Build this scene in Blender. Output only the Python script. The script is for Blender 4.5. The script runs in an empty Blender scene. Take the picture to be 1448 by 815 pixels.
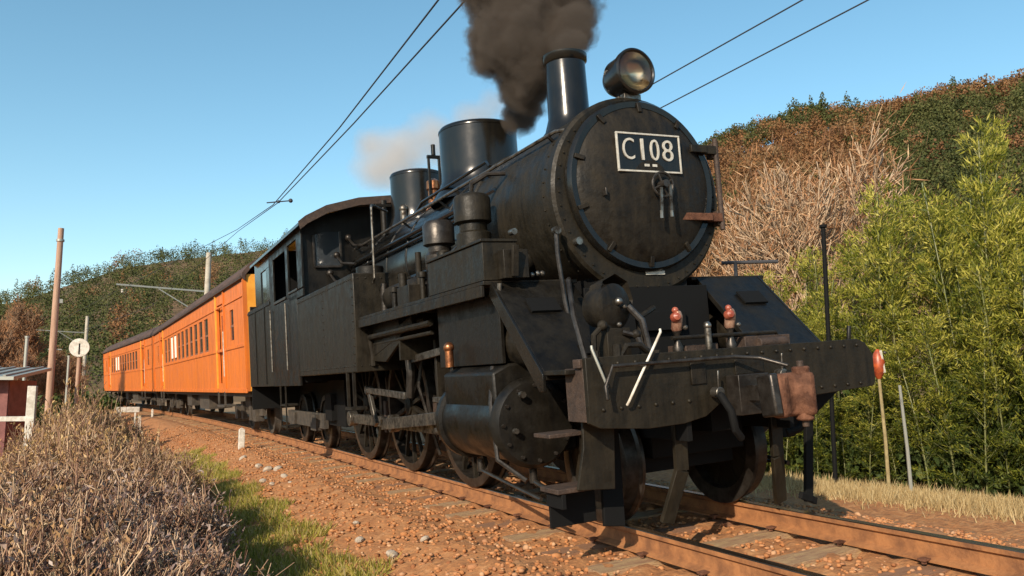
import bpy, math, random
import numpy as np
from math import sin, cos, pi, radians, hypot, atan2, exp
from mathutils import Vector, Matrix
random.seed(7); rng = np.random.default_rng(7)
S = bpy.context.scene
COL = S.collection

# ------------------------------------------------------------------ camera
CAM = np.array([-3.839, -4.215, 0.937]); YAW = .45426; PIT = .125; F = 1145.0
cd = bpy.data.cameras.new('camera'); cam = bpy.data.objects.new('camera', cd); COL.objects.link(cam)
cam.location = CAM; cam.rotation_euler = (pi / 2 + PIT, 0, -YAW)
cd.sensor_width = 36; cd.lens = 36 * F / 1448; cd.clip_end = 6000; cd.clip_start = .05
S.camera = cam

def ray(px, py):
    X = (px - 724) / F; Z = (407.5 - py) / F
    s, c = sin(PIT), cos(PIT); D = c - s * Z; Zz = s + c * Z
    s, c = sin(YAW), cos(YAW)
    return np.array([c * X + s * D, -s * X + c * D, Zz])
def at_y(px, py, y):
    r = ray(px, py); return CAM + r * ((y - CAM[1]) / r[1])
def at_z(px, py, z):
    r = ray(px, py); return CAM + r * ((z - CAM[2]) / r[2])
def at_d(px, py, d):                      # at horizontal distance d
    r = ray(px, py); return CAM + r * (d / hypot(r[0], r[1]))

# ------------------------------------------------------------------ light
SUN_AZ, SUN_EL = radians(232), radians(27)
W = bpy.data.worlds.new('World'); S.world = W; W.use_nodes = True
nt = W.node_tree; nt.nodes.clear()
sky = nt.nodes.new('ShaderNodeTexSky'); sky.sky_type = 'NISHITA'; sky.sun_disc = False
sky.sun_elevation = SUN_EL; sky.sun_rotation = SUN_AZ; sky.air_density = 1.0; sky.dust_density = .5; sky.ozone_density = 1.3
bg = nt.nodes.new('ShaderNodeBackground'); bg.inputs['Strength'].default_value = .15
hs = nt.nodes.new('ShaderNodeHueSaturation'); hs.inputs['Saturation'].default_value = 1.12; hs.inputs['Hue'].default_value = .478
out = nt.nodes.new('ShaderNodeOutputWorld')
nt.links.new(sky.outputs[0], hs.inputs['Color']); nt.links.new(hs.outputs[0], bg.inputs[0]); nt.links.new(bg.outputs[0], out.inputs[0])
ld = bpy.data.lights.new('sun', 'SUN'); ld.energy = 4.9; ld.angle = radians(.5); ld.color = (1, .86, .68)
lo = bpy.data.objects.new('sun', ld); COL.objects.link(lo)
to_sun = Vector((sin(SUN_AZ) * cos(SUN_EL), cos(SUN_AZ) * cos(SUN_EL), sin(SUN_EL)))
lo.rotation_euler = to_sun.to_track_quat('Z', 'Y').to_euler(); lo.location = to_sun * 40
S.view_settings.view_transform = 'Standard'; S.view_settings.look = 'None'; S.view_settings.exposure = 0.35; S.view_settings.gamma = 1
S.cycles.volume_step_rate = 1.0; S.cycles.volume_max_steps = 128; S.cycles.volume_bounces = 3

# ------------------------------------------------------------------ materials
def _new(name):
    m = bpy.data.materials.new(name); m.use_nodes = True
    return m, m.node_tree, m.node_tree.nodes['Principled BSDF']
def mat(name, c1, rough=.6, metal=0, c2=None, scale=6, bump=.0, c3=None, stretch=(1, 1, 1), bscale=None, rough2=None, lo=.38, hi=.62, coord='Object', spec=.5, streak=None):
    m, t, b = _new(name); N = t.nodes; L = t.links
    b.inputs['Roughness'].default_value = rough; b.inputs['Metallic'].default_value = metal
    b.inputs['Specular IOR Level'].default_value = spec
    b.inputs['Base Color'].default_value = (*c1, 1)
    tc = N.new('ShaderNodeTexCoord'); mp = N.new('ShaderNodeMapping'); mp.inputs['Scale'].default_value = stretch
    L.new(tc.outputs[coord], mp.inputs[0])
    if c2:
        n = N.new('ShaderNodeTexNoise'); n.inputs['Scale'].default_value = scale; n.inputs['Detail'].default_value = 8; n.inputs['Roughness'].default_value = .65
        L.new(mp.outputs[0], n.inputs[0])
        r = N.new('ShaderNodeValToRGB'); r.color_ramp.elements[0].position = lo; r.color_ramp.elements[1].position = hi
        r.color_ramp.elements[0].color = (*c1, 1); r.color_ramp.elements[1].color = (*c2, 1)
        if c3:
            e = r.color_ramp.elements.new((lo + hi) / 2); e.color = (*c3, 1)
        fac = n.outputs['Fac']
        if streak:
            mp2 = N.new('ShaderNodeMapping'); mp2.inputs['Scale'].default_value = streak; L.new(tc.outputs[coord], mp2.inputs[0])
            n3 = N.new('ShaderNodeTexNoise'); n3.inputs['Scale'].default_value = 1; n3.inputs['Detail'].default_value = 6; n3.inputs['Roughness'].default_value = .7; L.new(mp2.outputs[0], n3.inputs[0])
            mxf = N.new('ShaderNodeMix'); mxf.inputs[0].default_value = .6; L.new(n.outputs['Fac'], mxf.inputs[2]); L.new(n3.outputs['Fac'], mxf.inputs[3]); fac = mxf.outputs[0]
        L.new(fac, r.inputs[0]); L.new(r.outputs[0], b.inputs['Base Color'])
        if rough2 is not None:
            mr = N.new('ShaderNodeMapRange'); mr.inputs['From Min'].default_value = lo; mr.inputs['From Max'].default_value = hi
            mr.inputs['To Min'].default_value = rough; mr.inputs['To Max'].default_value = rough2
            L.new(n.outputs['Fac'], mr.inputs[0]); L.new(mr.outputs[0], b.inputs['Roughness'])
    if bump:
        n2 = N.new('ShaderNodeTexNoise'); n2.inputs['Scale'].default_value = bscale or scale * 4; n2.inputs['Detail'].default_value = 5
        L.new(mp.outputs[0], n2.inputs[0])
        bp = N.new('ShaderNodeBump'); bp.inputs['Strength'].default_value = bump; bp.inputs['Distance'].default_value = .02
        L.new(n2.outputs['Fac'], bp.inputs['Height']); L.new(bp.outputs[0], b.inputs['Normal'])
    return m
def leafmat(name, cols, trans=.35, rough=.55, patch=None):
    """colour by the per-leaf attribute rnd"""
    m, t, b = _new(name); N = t.nodes; L = t.links
    a = N.new('ShaderNodeAttribute'); a.attribute_name = 'rnd'
    r = N.new('ShaderNodeValToRGB'); el = r.color_ramp.elements
    el[0].color = (*cols[0], 1); el[1].color = (*cols[-1], 1)
    for i, c in enumerate(cols[1:-1]):
        e = el.new((i + 1) / (len(cols) - 1)); e.color = (*c, 1)
    L.new(a.outputs['Fac'], r.inputs[0])
    b.inputs['Roughness'].default_value = rough; b.inputs['Specular IOR Level'].default_value = .3
    L.new(r.outputs[0], b.inputs['Base Color'])
    if trans:
        tr = N.new('ShaderNodeBsdfTranslucent'); mx = N.new('ShaderNodeMixShader'); mx.inputs[0].default_value = trans
        L.new(r.outputs[0], tr.inputs[0]); L.new(b.outputs[0], mx.inputs[1]); L.new(tr.outputs[0], mx.inputs[2])
        L.new(mx.outputs[0], N['Material Output'].inputs[0])
    return m

M = {}
M['black'] = mat('black_paint', (.0045, .004, .0035), .30, 0, (.011, .009, .006), 5, .12, rough2=.6, bscale=30, streak=(14, 14, 1.5), spec=.28)
M['black_gloss'] = mat('gloss_black', (.005, .005, .005), .17, 0, (.012, .0105, .008), 5, .02, rough2=.24, bscale=20, spec=.42, streak=(14, 14, 1.5))
M['black_dusty'] = mat('dusty_black', (.006, .005, .0038), .42, 0, (.021, .016, .0095), 7, .25, rough2=.75, bscale=25, streak=(12, 12, 1.2), spec=.24)
M['black_warm'] = mat('warm_black', (.008, .0067, .0045), .40, 0, (.022, .017, .010), 7, .15, rough2=.65, bscale=40, streak=(16, 16, 1.4), spec=.24)
M['deep_black'] = mat('deep_black_shade', (.004, .004, .004), .8, spec=.2)  # very low black; puts shade into the underframe and recesses
M['steel'] = mat('bright_steel', (.26, .24, .21), .32, .9, (.05, .04, .03), 14, .05, rough2=.6)
M['dark_steel'] = mat('oily_steel', (.06, .052, .045), .38, .6, (.025, .02, .016), 10, .1)
M['rust'] = mat('rusty_iron', (.065, .026, .014), .8, .1, (.17, .075, .042), 9, .4, spec=.3)
M['rust_sun_brown'] = mat('brown_iron', (.030, .019, .014), .7, .1, (.06, .036, .024), 14, .3)
M['copper'] = mat('copper', (.55, .22, .09), .35, .9, (.25, .10, .05), 15, .1)
M['white'] = mat('white_paint', (.66, .62, .54), .55, 0, (.42, .37, .3), 12)
M['plate_white'] = mat('plate_cast_white', (.50, .48, .42), .45, 0, (.38, .36, .31), 20)
M['red'] = mat('red_lens', (.20, .035, .02), .35, 0, (.32, .09, .05), 30)
M['orange_lens'] = mat('orange_lens', (.42, .08, .02), .4, 0, (.22, .04, .02), 12)
M['glass'] = mat('window_glass', (.03, .035, .04), .04, 0, spec=.9)
M['orange'] = mat('orange_paint', (.66, .165, .016), .42, 0, (.42, .105, .018), 2.5, .05, rough2=.6, bscale=8, streak=(9, 9, .7), lo=.40, hi=.64)
M['orange_pale'] = mat('amber_paint_glare', (.80, .36, .05), .4, 0, (.7, .27, .03), 3)  # pale cover strips, also sun glare painted on the lead coach's end
M['roof'] = mat('coach_roof', (.05, .034, .03), .8, 0, (.11, .07, .055), 4, .1, spec=.15, streak=(6, .6, 6))
M['winframe'] = mat('brown_window_frame', (.16, .07, .04), .55, 0, (.24, .11, .06), 8)
M['pane_glare'] = mat('cream_pane_glare', (.72, .68, .58), .9)
M['under'] = mat('underframe', (.03, .025, .02), .75, 0, (.07, .055, .04), 6, .2)
M['rail_side'] = mat('rusty_rail', (.17, .07, .028), .85, .05, (.33, .14, .05), 7, .3, lo=.35, hi=.6)
M['rail_head'] = mat('polished_rail', (.16, .12, .09), .25, .85, (.08, .05, .035), 14, .05, stretch=(1, .1, 1))
M['sleeper'] = mat('weathered_sleeper', (.38, .25, .12), .85, 0, (.24, .13, .07), 5, .5, c3=(.31, .19, .10), stretch=(1, 6, 6))
M['sleeper_dark'] = mat('tarred_sleeper', (.20, .10, .05), .85, 0, (.26, .13, .07), 5, .5, stretch=(1, 6, 6))
M['ballast'] = mat('ballast_bed', (.28, .115, .04), .95, 0, (.40, .19, .075), 9, .9, c3=(.34, .145, .05), bscale=22)
M['stone'] = leafmat('ballast_stone', [(.22, .085, .035), (.33, .135, .05), (.38, .16, .06), (.36, .15, .055), (.44, .21, .09), (.33, .15, .07), (.48, .29, .16)], 0, .9)
M['pale_stone'] = mat('pale_stone', (.50, .42, .33), .85, 0, (.34, .27, .20), 9, .4)
M['soil'] = mat('soil_ground', (.26, .14, .06), .95, 0, (.16, .13, .05), .8, .6, c3=(.30, .17, .08), bscale=14)
M['hill'] = mat('hill_ground', (.08, .06, .028), .95, 0, (.16, .09, .04), .03)
M['stake'] = mat('yellow_stake', (.34, .27, .13), .7, 0, (.20, .15, .07), 9)
M['wood'] = mat('brown_wood', (.30, .17, .11), .8, 0, (.42, .27, .19), 3, .3, stretch=(6, 6, .4))
M['concrete'] = mat('mast_concrete', (.42, .38, .31), .8, 0, (.32, .28, .22), 4, .1)
M['galv'] = mat('grey_steel', (.32, .32, .28), .5, .4)
M['wire'] = mat('dark_wire', (.03, .03, .035), .6)
M['bark_pale'] = mat('pale_bark', (.50, .36, .24), .85, 0, (.30, .20, .12), 6, .3)
M['bark_brown'] = mat('brown_bark', (.16, .10, .06), .9, 0, (.24, .15, .09), 6, .3)
M['culm'] = mat('bamboo_culm', (.09, .11, .03), .45, 0, (.17, .16, .06), 3)
M['twig'] = leafmat('orange_twig', [(.17, .08, .04), (.30, .14, .06), (.42, .24, .13), (.52, .37, .22)], 0, .9)
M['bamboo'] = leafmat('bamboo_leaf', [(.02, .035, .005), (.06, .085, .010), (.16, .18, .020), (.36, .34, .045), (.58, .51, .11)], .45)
M['autumn'] = leafmat('autumn_leaf', [(.12, .06, .03), (.19, .09, .038), (.25, .12, .045), (.18, .115, .055), (.30, .18, .085)], .2, .8)
M['evergreen'] = leafmat('evergreen_leaf', [(.035, .046, .015), (.060, .072, .018), (.085, .092, .025), (.12, .105, .04)], .15, .8)
M['drystem'] = leafmat('dry_stem', [(.10, .05, .035), (.24, .13, .085), (.40, .25, .15), (.60, .43, .28)], 0, .9)
M['dryleaf'] = leafmat('dry_leaf', [(.05, .028, .022), (.13, .068, .045), (.27, .145, .07), (.44, .26, .12), (.52, .33, .16), (.60, .44, .27)], .2, .85)
M['purpleleaf'] = leafmat('purple_grey_leaf', [(.05, .032, .035), (.13, .085, .08), (.26, .18, .15), (.42, .31, .25), (.58, .47, .39)], .2, .85)
M['tanleaf'] = leafmat('tan_leaf', [(.20, .11, .045), (.40, .24, .10), (.54, .35, .15), (.62, .44, .22)], .25, .85)
M['grass'] = leafmat('grass_blade', [(.14, .17, .02), (.28, .28, .04), (.42, .36, .07), (.50, .40, .13), (.54, .42, .20)], .45, .7)
M['drygrass'] = leafmat('dry_grass_blade', [(.30, .20, .09), (.44, .31, .14), (.56, .42, .21), (.62, .50, .28)], .35, .8)
M['shrubleaf'] = leafmat('dark_shrub_leaf', [(.03, .05, .015), (.06, .09, .02), (.10, .12, .03)], .25, .7)
M['redwood'] = mat('dark_red_boards', (.12, .035, .03), .7, 0, (.2, .07, .06), 5)

# ------------------------------------------------------------------ mesh helpers
class MB:
    def __init__(s): s.v = []; s.f = []
    def add(s, vs, fs):
        o = len(s.v); s.v += [tuple(p) for p in vs]; s.f += [tuple(i + o for i in f) for f in fs]; return s
    def box(s, x0, x1, y0, y1, z0, z1):
        return s.add([(x, y, z) for x in (x0, x1) for y in (y0, y1) for z in (z0, z1)],
                     [(0, 1, 3, 2), (4, 6, 7, 5), (0, 4, 5, 1), (2, 3, 7, 6), (0, 2, 6, 4), (1, 5, 7, 3)])
    def obox(s, p0, p1, w, h, up=(0, 0, 1)):       # bar between two points
        p0 = Vector(p0); p1 = Vector(p1); d = (p1 - p0).normalized(); u = Vector(up)
        a = d.cross(u)
        if a.length < 1e-3: a = d.cross(Vector((1, 0, 0)))
        a.normalize(); b = a.cross(d).normalized(); a *= w / 2; b *= h / 2
        return s.add([p + i * a + j * b for p in (p0, p1) for i, j in ((-1, -1), (1, -1), (1, 1), (-1, 1))],
                     [(3, 2, 1, 0), (4, 5, 6, 7), (0, 1, 5, 4), (1, 2, 6, 5), (2, 3, 7, 6), (3, 0, 4, 7)])
    def cyl(s, p0, p1, r, n=16, r2=None, cap=True):
        return s.lathe([(r, 0), (r if r2 is None else r2, (Vector(p1) - Vector(p0)).length)], p0, Vector(p1) - Vector(p0), n, cap)
    def lathe(s, prof, o, ax, n=32, cap=True):
        o = Vector(o); ax = Vector(ax).normalized(); u = ax.orthogonal().normalized(); w = ax.cross(u)
        vs = []; fs = []
        for r, t in prof:
            for k in range(n):
                a = 2 * pi * k / n; vs.append(o + ax * t + u * (r * cos(a)) + w * (r * sin(a)))
        m = len(prof)
        for i in range(m - 1):
            for k in range(n):
                k2 = (k + 1) % n; fs.append((i * n + k, i * n + k2, (i + 1) * n + k2, (i + 1) * n + k))
        if cap:
            if prof[0][0] > 1e-4: fs.append(tuple(range(n - 1, -1, -1)))
            if prof[-1][0] > 1e-4: fs.append(tuple((m - 1) * n + k for k in range(n)))
        return s.add(vs, fs)
    def prism(s, poly, ax, a0, a1):                 # poly in the two other axes
        def P(q, a):
            return {'x': (a, q[0], q[1]), 'y': (q[0], a, q[1]), 'z': (q[0], q[1], a)}[ax]
        n = len(poly)
        return s.add([P(q, a0) for q in poly] + [P(q, a1) for q in poly],
                     [tuple(range(n))[::-1], tuple(range(n, 2 * n))] + [(i, (i + 1) % n, n + (i + 1) % n, n + i) for i in range(n)])
    def tube(s, pts, r, n=8, r2=None):
        pts = [Vector(p) for p in pts]; vs = []; fs = []; m = len(pts); u = None
        for i, p in enumerate(pts):
            d = (pts[min(i + 1, m - 1)] - pts[max(i - 1, 0)]).normalized()
            u = d.orthogonal().normalized() if u is None else (u - d * u.dot(d)).normalized()
            w = d.cross(u); rr = r if r2 is None else r + (r2 - r) * i / (m - 1)
            vs += [p + u * (rr * cos(2 * pi * k / n)) + w * (rr * sin(2 * pi * k / n)) for k in range(n)]
        for i in range(m - 1):
            fs += [(i * n + k, i * n + (k + 1) % n, (i + 1) * n + (k + 1) % n, (i + 1) * n + k) for k in range(n)]
        fs += [tuple(range(n - 1, -1, -1)), tuple((m - 1) * n + k for k in range(n))]
        return s.add(vs, fs)
    def sphere(s, c, r, n=16, m=10, sc=(1, 1, 1)):
        prof = [(r * sin(pi * i / m) + 1e-5, -r * cos(pi * i / m)) for i in range(m + 1)]
        t = MB().lathe(prof, (0, 0, 0), (0, 0, 1), n, False)
        return s.add([(c[0] + x * sc[0], c[1] + y * sc[1], c[2] + z * sc[2]) for x, y, z in t.v], t.f)
    def mirror(s):
        t = MB(); t.v = [(-x, y, z) for x, y, z in s.v]; t.f = [f[::-1] for f in s.f]; return t
    def mesh(s, name):
        me = bpy.data.meshes.new(name); me.from_pydata(s.v, [], s.f); me.validate(); me.update()
        import bmesh
        bm = bmesh.new(); bm.from_mesh(me); bmesh.ops.recalc_face_normals(bm, faces=bm.faces); bm.to_mesh(me); bm.free()
        me.shade_smooth(); me.set_sharp_from_angle(angle=radians(38))
        return me
def part(parent, name, mb, m, bev=0, label=None):
    me = mb.mesh(name) if isinstance(mb, MB) else mb
    o = bpy.data.objects.new(name, me); COL.objects.link(o)
    if m is not None and not me.materials: me.materials.append(m if not isinstance(m, str) else M[m])
    if parent: o.parent = parent
    if bev:
        b = o.modifiers.new('bevel', 'BEVEL'); b.width = bev; b.segments = 2; b.limit_method = 'ANGLE'; b.angle_limit = radians(40)
    if label: o['label'] = label
    return o
def tag(o, label, cat=None, group=None, kind=None):
    if label: o['label'] = label
    if cat: o['category'] = cat
    if group: o['group'] = group
    if kind: o['kind'] = kind
    return o
def empty(name, loc=(0, 0, 0), rot=(0, 0, 0)):
    o = bpy.data.objects.new(name, None); COL.objects.link(o); o.location = loc; o.rotation_euler = rot; o.empty_display_size = .2
    return o
def copy_tree(o, parent=None):
    c = o.copy(); COL.objects.link(c); c.parent = parent
    for ch in list(o.children): copy_tree(ch, c)
    return c
def npmesh(name, V, Fq, m, rnd=None):
    """V (n,3) ; Fq (k,3|4) equal-size faces"""
    me = bpy.data.meshes.new(name); k = Fq.shape[1]
    me.vertices.add(len(V)); me.vertices.foreach_set('co', V.astype(np.float32).ravel())
    me.loops.add(Fq.size); me.loops.foreach_set('vertex_index', Fq.astype(np.int32).ravel())
    me.polygons.add(len(Fq)); me.polygons.foreach_set('loop_start', np.arange(0, Fq.size, k, dtype=np.int32))
    me.polygons.foreach_set('loop_total', np.full(len(Fq), k, dtype=np.int32))
    if rnd is not None:
        a = me.attributes.new('rnd', 'FLOAT', 'POINT'); a.data.foreach_set('value', rnd.astype(np.float32))
    me.update(calc_edges=True); me.materials.append(m if not isinstance(m, str) else M[m])
    return me
def unit(a): return a / np.maximum(np.linalg.norm(a, axis=1, keepdims=True), 1e-9)
def leaves(name, C, D, L, Wd, m, rnd, fold=.25):
    """diamond leaves: centre-base C, direction D, length L, width Wd"""
    n = len(C); D = unit(D); side = unit(np.cross(D, rng.normal(size=(n, 3)))); up = np.cross(side, D)
    L = np.asarray(L).reshape(-1, 1); Wd = np.asarray(Wd).reshape(-1, 1)
    a = C; b = C + D * L * .45 + side * Wd / 2 + up * Wd * fold; c = C + D * L; d = C + D * L * .45 - side * Wd / 2 + up * Wd * fold
    V = np.stack([a, b, c, d], 1).reshape(-1, 3); Fq = np.arange(4 * n).reshape(n, 4)
    return npmesh(name, V, Fq, m, np.repeat(rnd, 4))
def sticks(P0, P1, r0, r1):
    """three sided tapered twigs as arrays V, F"""
    n = len(P0); D = unit(P1 - P0); u = unit(np.cross(D, np.tile([[.3, .2, .9]], (n, 1)))); w = np.cross(D, u)
    V = []
    r0 = np.asarray(r0).reshape(-1, 1) * np.ones((n, 1)); r1 = np.asarray(r1).reshape(-1, 1) * np.ones((n, 1))
    for P, r in ((P0, r0), (P1, r1)):
        for k in range(3):
            a = 2 * pi * k / 3; V.append(P + r * (u * cos(a) + w * sin(a)))
    V = np.stack(V, 1).reshape(-1, 3); b = np.arange(n)[:, None] * 6
    Fq = np.concatenate([b + np.array([[k, (k + 1) % 3, 3 + (k + 1) % 3, 3 + k]]) for k in range(3)])
    return V, Fq

# ------------------------------------------------------------------ track frame (canted, straight then curving left)
CANT = .0778; RAD = 330.; S0 = 8.
def track(s, u=0, z=0):
    a = max(0, (s - S0) / RAD); x = -RAD * (1 - cos(a)); y = s if s < S0 else S0 + RAD * sin(a)
    c, sn = cos(CANT), sin(CANT); uu = u + .56
    l = c * uu - sn * z - .56; zz = sn * uu + c * z
    return Vector((x + l * cos(a), y + l * sin(a), zz))
def flat(s, u, z):
    a = max(0, (s - S0) / RAD); x = -RAD * (1 - cos(a)); y = s if s < S0 else S0 + RAD * sin(a)
    return Vector((x + u * cos(a), y + u * sin(a), z))
def track_pose(s):
    a = max(0, (s - S0) / RAD); p = track(s)
    return p, (Matrix.Rotation(a, 4, 'Z') @ Matrix.Rotation(-CANT, 4, 'Y')).to_euler()
def u_of(x, y):      # lateral coordinate of a ground point
    if y < S0: return x
    return hypot(x + RAD, y - S0) - RAD

# ================================================================== SETTING
GZ = -.55
def bedz(u):         # profile of the ballast shoulder, without cant part
    t = sin(CANT) * (u + .56)
    P = [(-3.2, -.58), (-2.5, -.50), (-2.05, -.40), (-1.45, -.20), (-1.15, -.185 + sin(CANT) * -.59), (1.2, -.185 + sin(CANT) * 1.76), (1.9, -.12), (2.8, -.42), (3.4, -.50), (6.1, -.53)]
    if u <= P[0][0]: return P[0][1]
    for (a, b), (c, d) in zip(P, P[1:]):
        if u <= c: return b + (d - b) * (u - a) / (c - a)
    return P[-1][1]
def sheet(name, xs, ys, zf, m):
    V = np.array([[x, y, zf(x, y)] for y in ys for x in xs]); nx = len(xs)
    Fq = np.array([[j * nx + i, j * nx + i + 1, (j + 1) * nx + i + 1, (j + 1) * nx + i] for j in range(len(ys) - 1) for i in range(nx - 1)])
    me = npmesh(name, V, Fq, m); me.shade_smooth()
    return part(None, name, me, None)
def spread(a, b, n, p=2.2):
    return [((t := (i / n) * 2 - 1), (abs(t) ** p) * (1 if t > 0 else -1) * (b if t > 0 else -a))[1] for i in range(n + 1)]
def gz(x, y):
    return GZ - .07 + .05 * sin(x * .7 + 1) * cos(y * .5) + (0 if abs(x) < 60 else -.3)
g = sheet('ground', spread(-2500, 2500, 110), spread(-2500, 2500, 110), gz, 'soil'); tag(g, None, kind='structure')
# ballast bed following the curve
ss = list(np.arange(-9, 16, .12)) + list(np.arange(16, 30, .3)) + list(np.arange(30, 110, 1.0)); us = list(np.arange(-3.2, 6.01, .1))
V = []
for s in ss:
    for u in us:
        p = flat(s, u, bedz(u)); nz = .018 * (sin(s * 9.1 + u * 17) + sin(s * 21 - u * 13.3) * .7 + random.uniform(-1, 1) * .9) if s < 30 else 0
        V.append((p.x, p.y, p.z + nz))
nu = len(us); Fq = np.array([[j * nu + i, j * nu + i + 1, (j + 1) * nu + i + 1, (j + 1) * nu + i] for j in range(len(ss) - 1) for i in range(nu - 1)])
me = npmesh('ballast_bed', np.array(V), Fq, 'ballast'); me.shade_smooth()
bed = tag(part(None, 'ballast_bed', me, None), None, kind='structure')
# loose ballast stones
def stones(n, smax, umin, umax, name):
    t = (1 + 5 ** .5) / 2
    ico = unit(np.array([(-1, t, 0), (1, t, 0), (-1, -t, 0), (1, -t, 0), (0, -1, t), (0, 1, t), (0, -1, -t), (0, 1, -t), (t, 0, -1), (t, 0, 1), (-t, 0, -1), (-t, 0, 1)], float))
    icf = np.array([(0, 11, 5), (0, 5, 1), (0, 1, 7), (0, 7, 10), (0, 10, 11), (1, 5, 9), (5, 11, 4), (11, 10, 2), (10, 7, 6), (7, 1, 8), (3, 9, 4), (3, 4, 2), (3, 2, 6), (3, 6, 8), (3, 8, 9), (4, 9, 5), (2, 4, 11), (6, 2, 10), (8, 6, 7), (9, 8, 1)])
    s = -4.5 + (smax + 4.5) * rng.random(n) ** 1.6; u = rng.uniform(umin, umax, n)
    ok = (np.abs(np.abs(u) - .56) > .085); s = s[ok]; u = u[ok]; n = len(s)
    k_ = np.abs(((s + 4.6 + .31) % .62) - .31); ok = ~((k_ < .10) & (np.abs(u) < 1.0) & (rng.random(len(s)) < .8)); s = s[ok]; u = u[ok]; n = len(s)
    P = np.array([list(flat(a, b, bedz(b) + .008)) for a, b in zip(s, u)])
    R = rng.uniform(.010, .025, (n, 1)) * np.where(rng.random((n, 1)) < .04, 1.6, 1) * rng.uniform(.6, 1.25, (n, 3)); R[:, 2] *= .7
    V = P[:, None, :] + ico[None] * R[:, None, :] * rng.uniform(.75, 1.2, (n, 12, 1))
    Fq = (np.arange(n)[:, None, None] * 12 + icf[None]).reshape(-1, 3)
    me = npmesh(name, V.reshape(-1, 3), Fq, 'stone', np.repeat(rng.random(n), 12))
    return part(None, name, me, None)
tag(stones(40000, 24, -2.7, 3.3, 'ballast_stones'), 'small rust brown ballast stones strewn around the rails and shoulders', 'ballast', kind='stuff')

trk = empty('railway_track'); tag(trk, 'rusty narrow gauge railway track on reddish ballast under the train', None, kind='structure')
prof = [(-.0635, -.15), (.0635, -.15), (.0635, -.138), (.014, -.12), (.009, -.045), (.0325, -.032), (.0325, -.006), (-.0325, -.006), (-.0325, -.032), (-.009, -.045), (-.014, -.12), (-.0635, -.138)]
SS = [-9 + .5 * i for i in range(34)] + [8 + 2 * i for i in range(51)]
def sweep(profile, u0):
    mb = MB(); n = len(profile); vs = []
    for s in SS: vs += [track(s, u0 + a, b) for a, b in profile]
    fs = [(i * n + k, i * n + (k + 1) % n, (i + 1) * n + (k + 1) % n, (i + 1) * n + k) for i in range(len(SS) - 1) for k in range(n)] + [tuple(range(n)), tuple(range((len(SS) - 1) * n, len(SS) * n))]
    return mb.add(vs, fs)
for u0 in (-.565, .565):
    r = part(trk, 'rail', sweep(prof, u0), 'rail_side')
    part(r, 'rail_head', sweep([(-.031, -.0065), (-.028, 0), (.028, 0), (.031, -.0065)], u0), 'rail_head')
sm = MB().box(-1.05, 1.05, -.1, .1, -.30, -.164).mesh('sleeper'); sm.materials.append(M['sleeper'])
sd = MB().box(-1.05, 1.05, -.1, .1, -.30, -.176).mesh('sleeper'); sd.materials.append(M['sleeper_dark'])
clip = MB()
for i in range(82):
    s = -4.6 + i * .62; p, e = track_pose(s)
    o = part(trk, 'sleeper', sd if i % 5 in (1, 4) else sm, None); o.location = p; o.rotation_euler = (e.x, e.y, e.z + random.uniform(-.02, .02))
    if s < 16:
        for u0 in (-.565, .565):
            for du in (-.085, .085):
                a = track(s + .02, u0 + du, -.157); b = track(s + .02, u0 + du, -.125); clip.cyl(a, b, .016, 6)
                clip.obox(track(s + .02, u0 + du * .6, -.132), track(s + .02, u0 + du * 1.3, -.132), .05, .012)
o = part(trk, 'rail_spikes', clip, 'rust'); o['kind'] = 'stuff'

# hills ------------------------------------------------------------
AZ = [-180, -90, -60, -30, -12, -6.5, -2.8, .3, 4.1, 9, 13.8, 25, 34, 39.5, 42.9, 45.8, 48.5, 52, 54.5, 59.4, 70, 90, 130, 180]
TE = [.06, .06, .07, .085, .095, .108, .133, .159, .171, .185, .201, .24, .275, .305, .327, .340, .339, .333, .342, .343, .31, .2, .10, .06]
def ridge(az):        # az in degrees -> tangent of skyline, distance
    t = np.interp(az, AZ, TE); d = np.interp(az, [-180, -60, 14, 34, 60, 120, 180], [420, 420, 330, 210, 190, 300, 420])
    return t, d
def hillz(az, r):
    t, d = ridge(az); tree = 4.5 if az > 30 else 5.5
    top = t * d - tree * 1.0; r0 = 70 if az > 20 else 110
    q = (r - r0) / (d - r0)
    if q <= 0: return GZ - .6
    k = min(q, 1); h = top * (k ** 1.15)
    if q > 1: h = top - (q - 1) * d * .1
    h += (1.6 * sin(az * .9 + r * .05) + 1.1 * sin(az * 2.3 - r * .09)) * k * (1 - k) * 2
    return h + CAM[2] * k - .8 * (1 - k)
azs = np.arange(-180, 180.1, 1.5); rs = [60, 70, 80, 95, 110, 130, 150, 170, 190, 210, 240, 270, 300, 330, 370, 420, 480, 560]
V = [(CAM[0] + r * sin(radians(a)), CAM[1] + r * cos(radians(a)), hillz(a, r)) for r in rs for a in azs]; na = len(azs)
Fq = np.array([[j * na + i, j * na + i + 1, (j + 1) * na + i + 1, (j + 1) * na + i] for j in range(len(rs) - 1) for i in range(na - 1)])
me = npmesh('hillside', np.array(V), Fq, 'hill'); me.shade_smooth()
tag(part(None, 'hillside', me, None), None, kind='structure')
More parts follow.
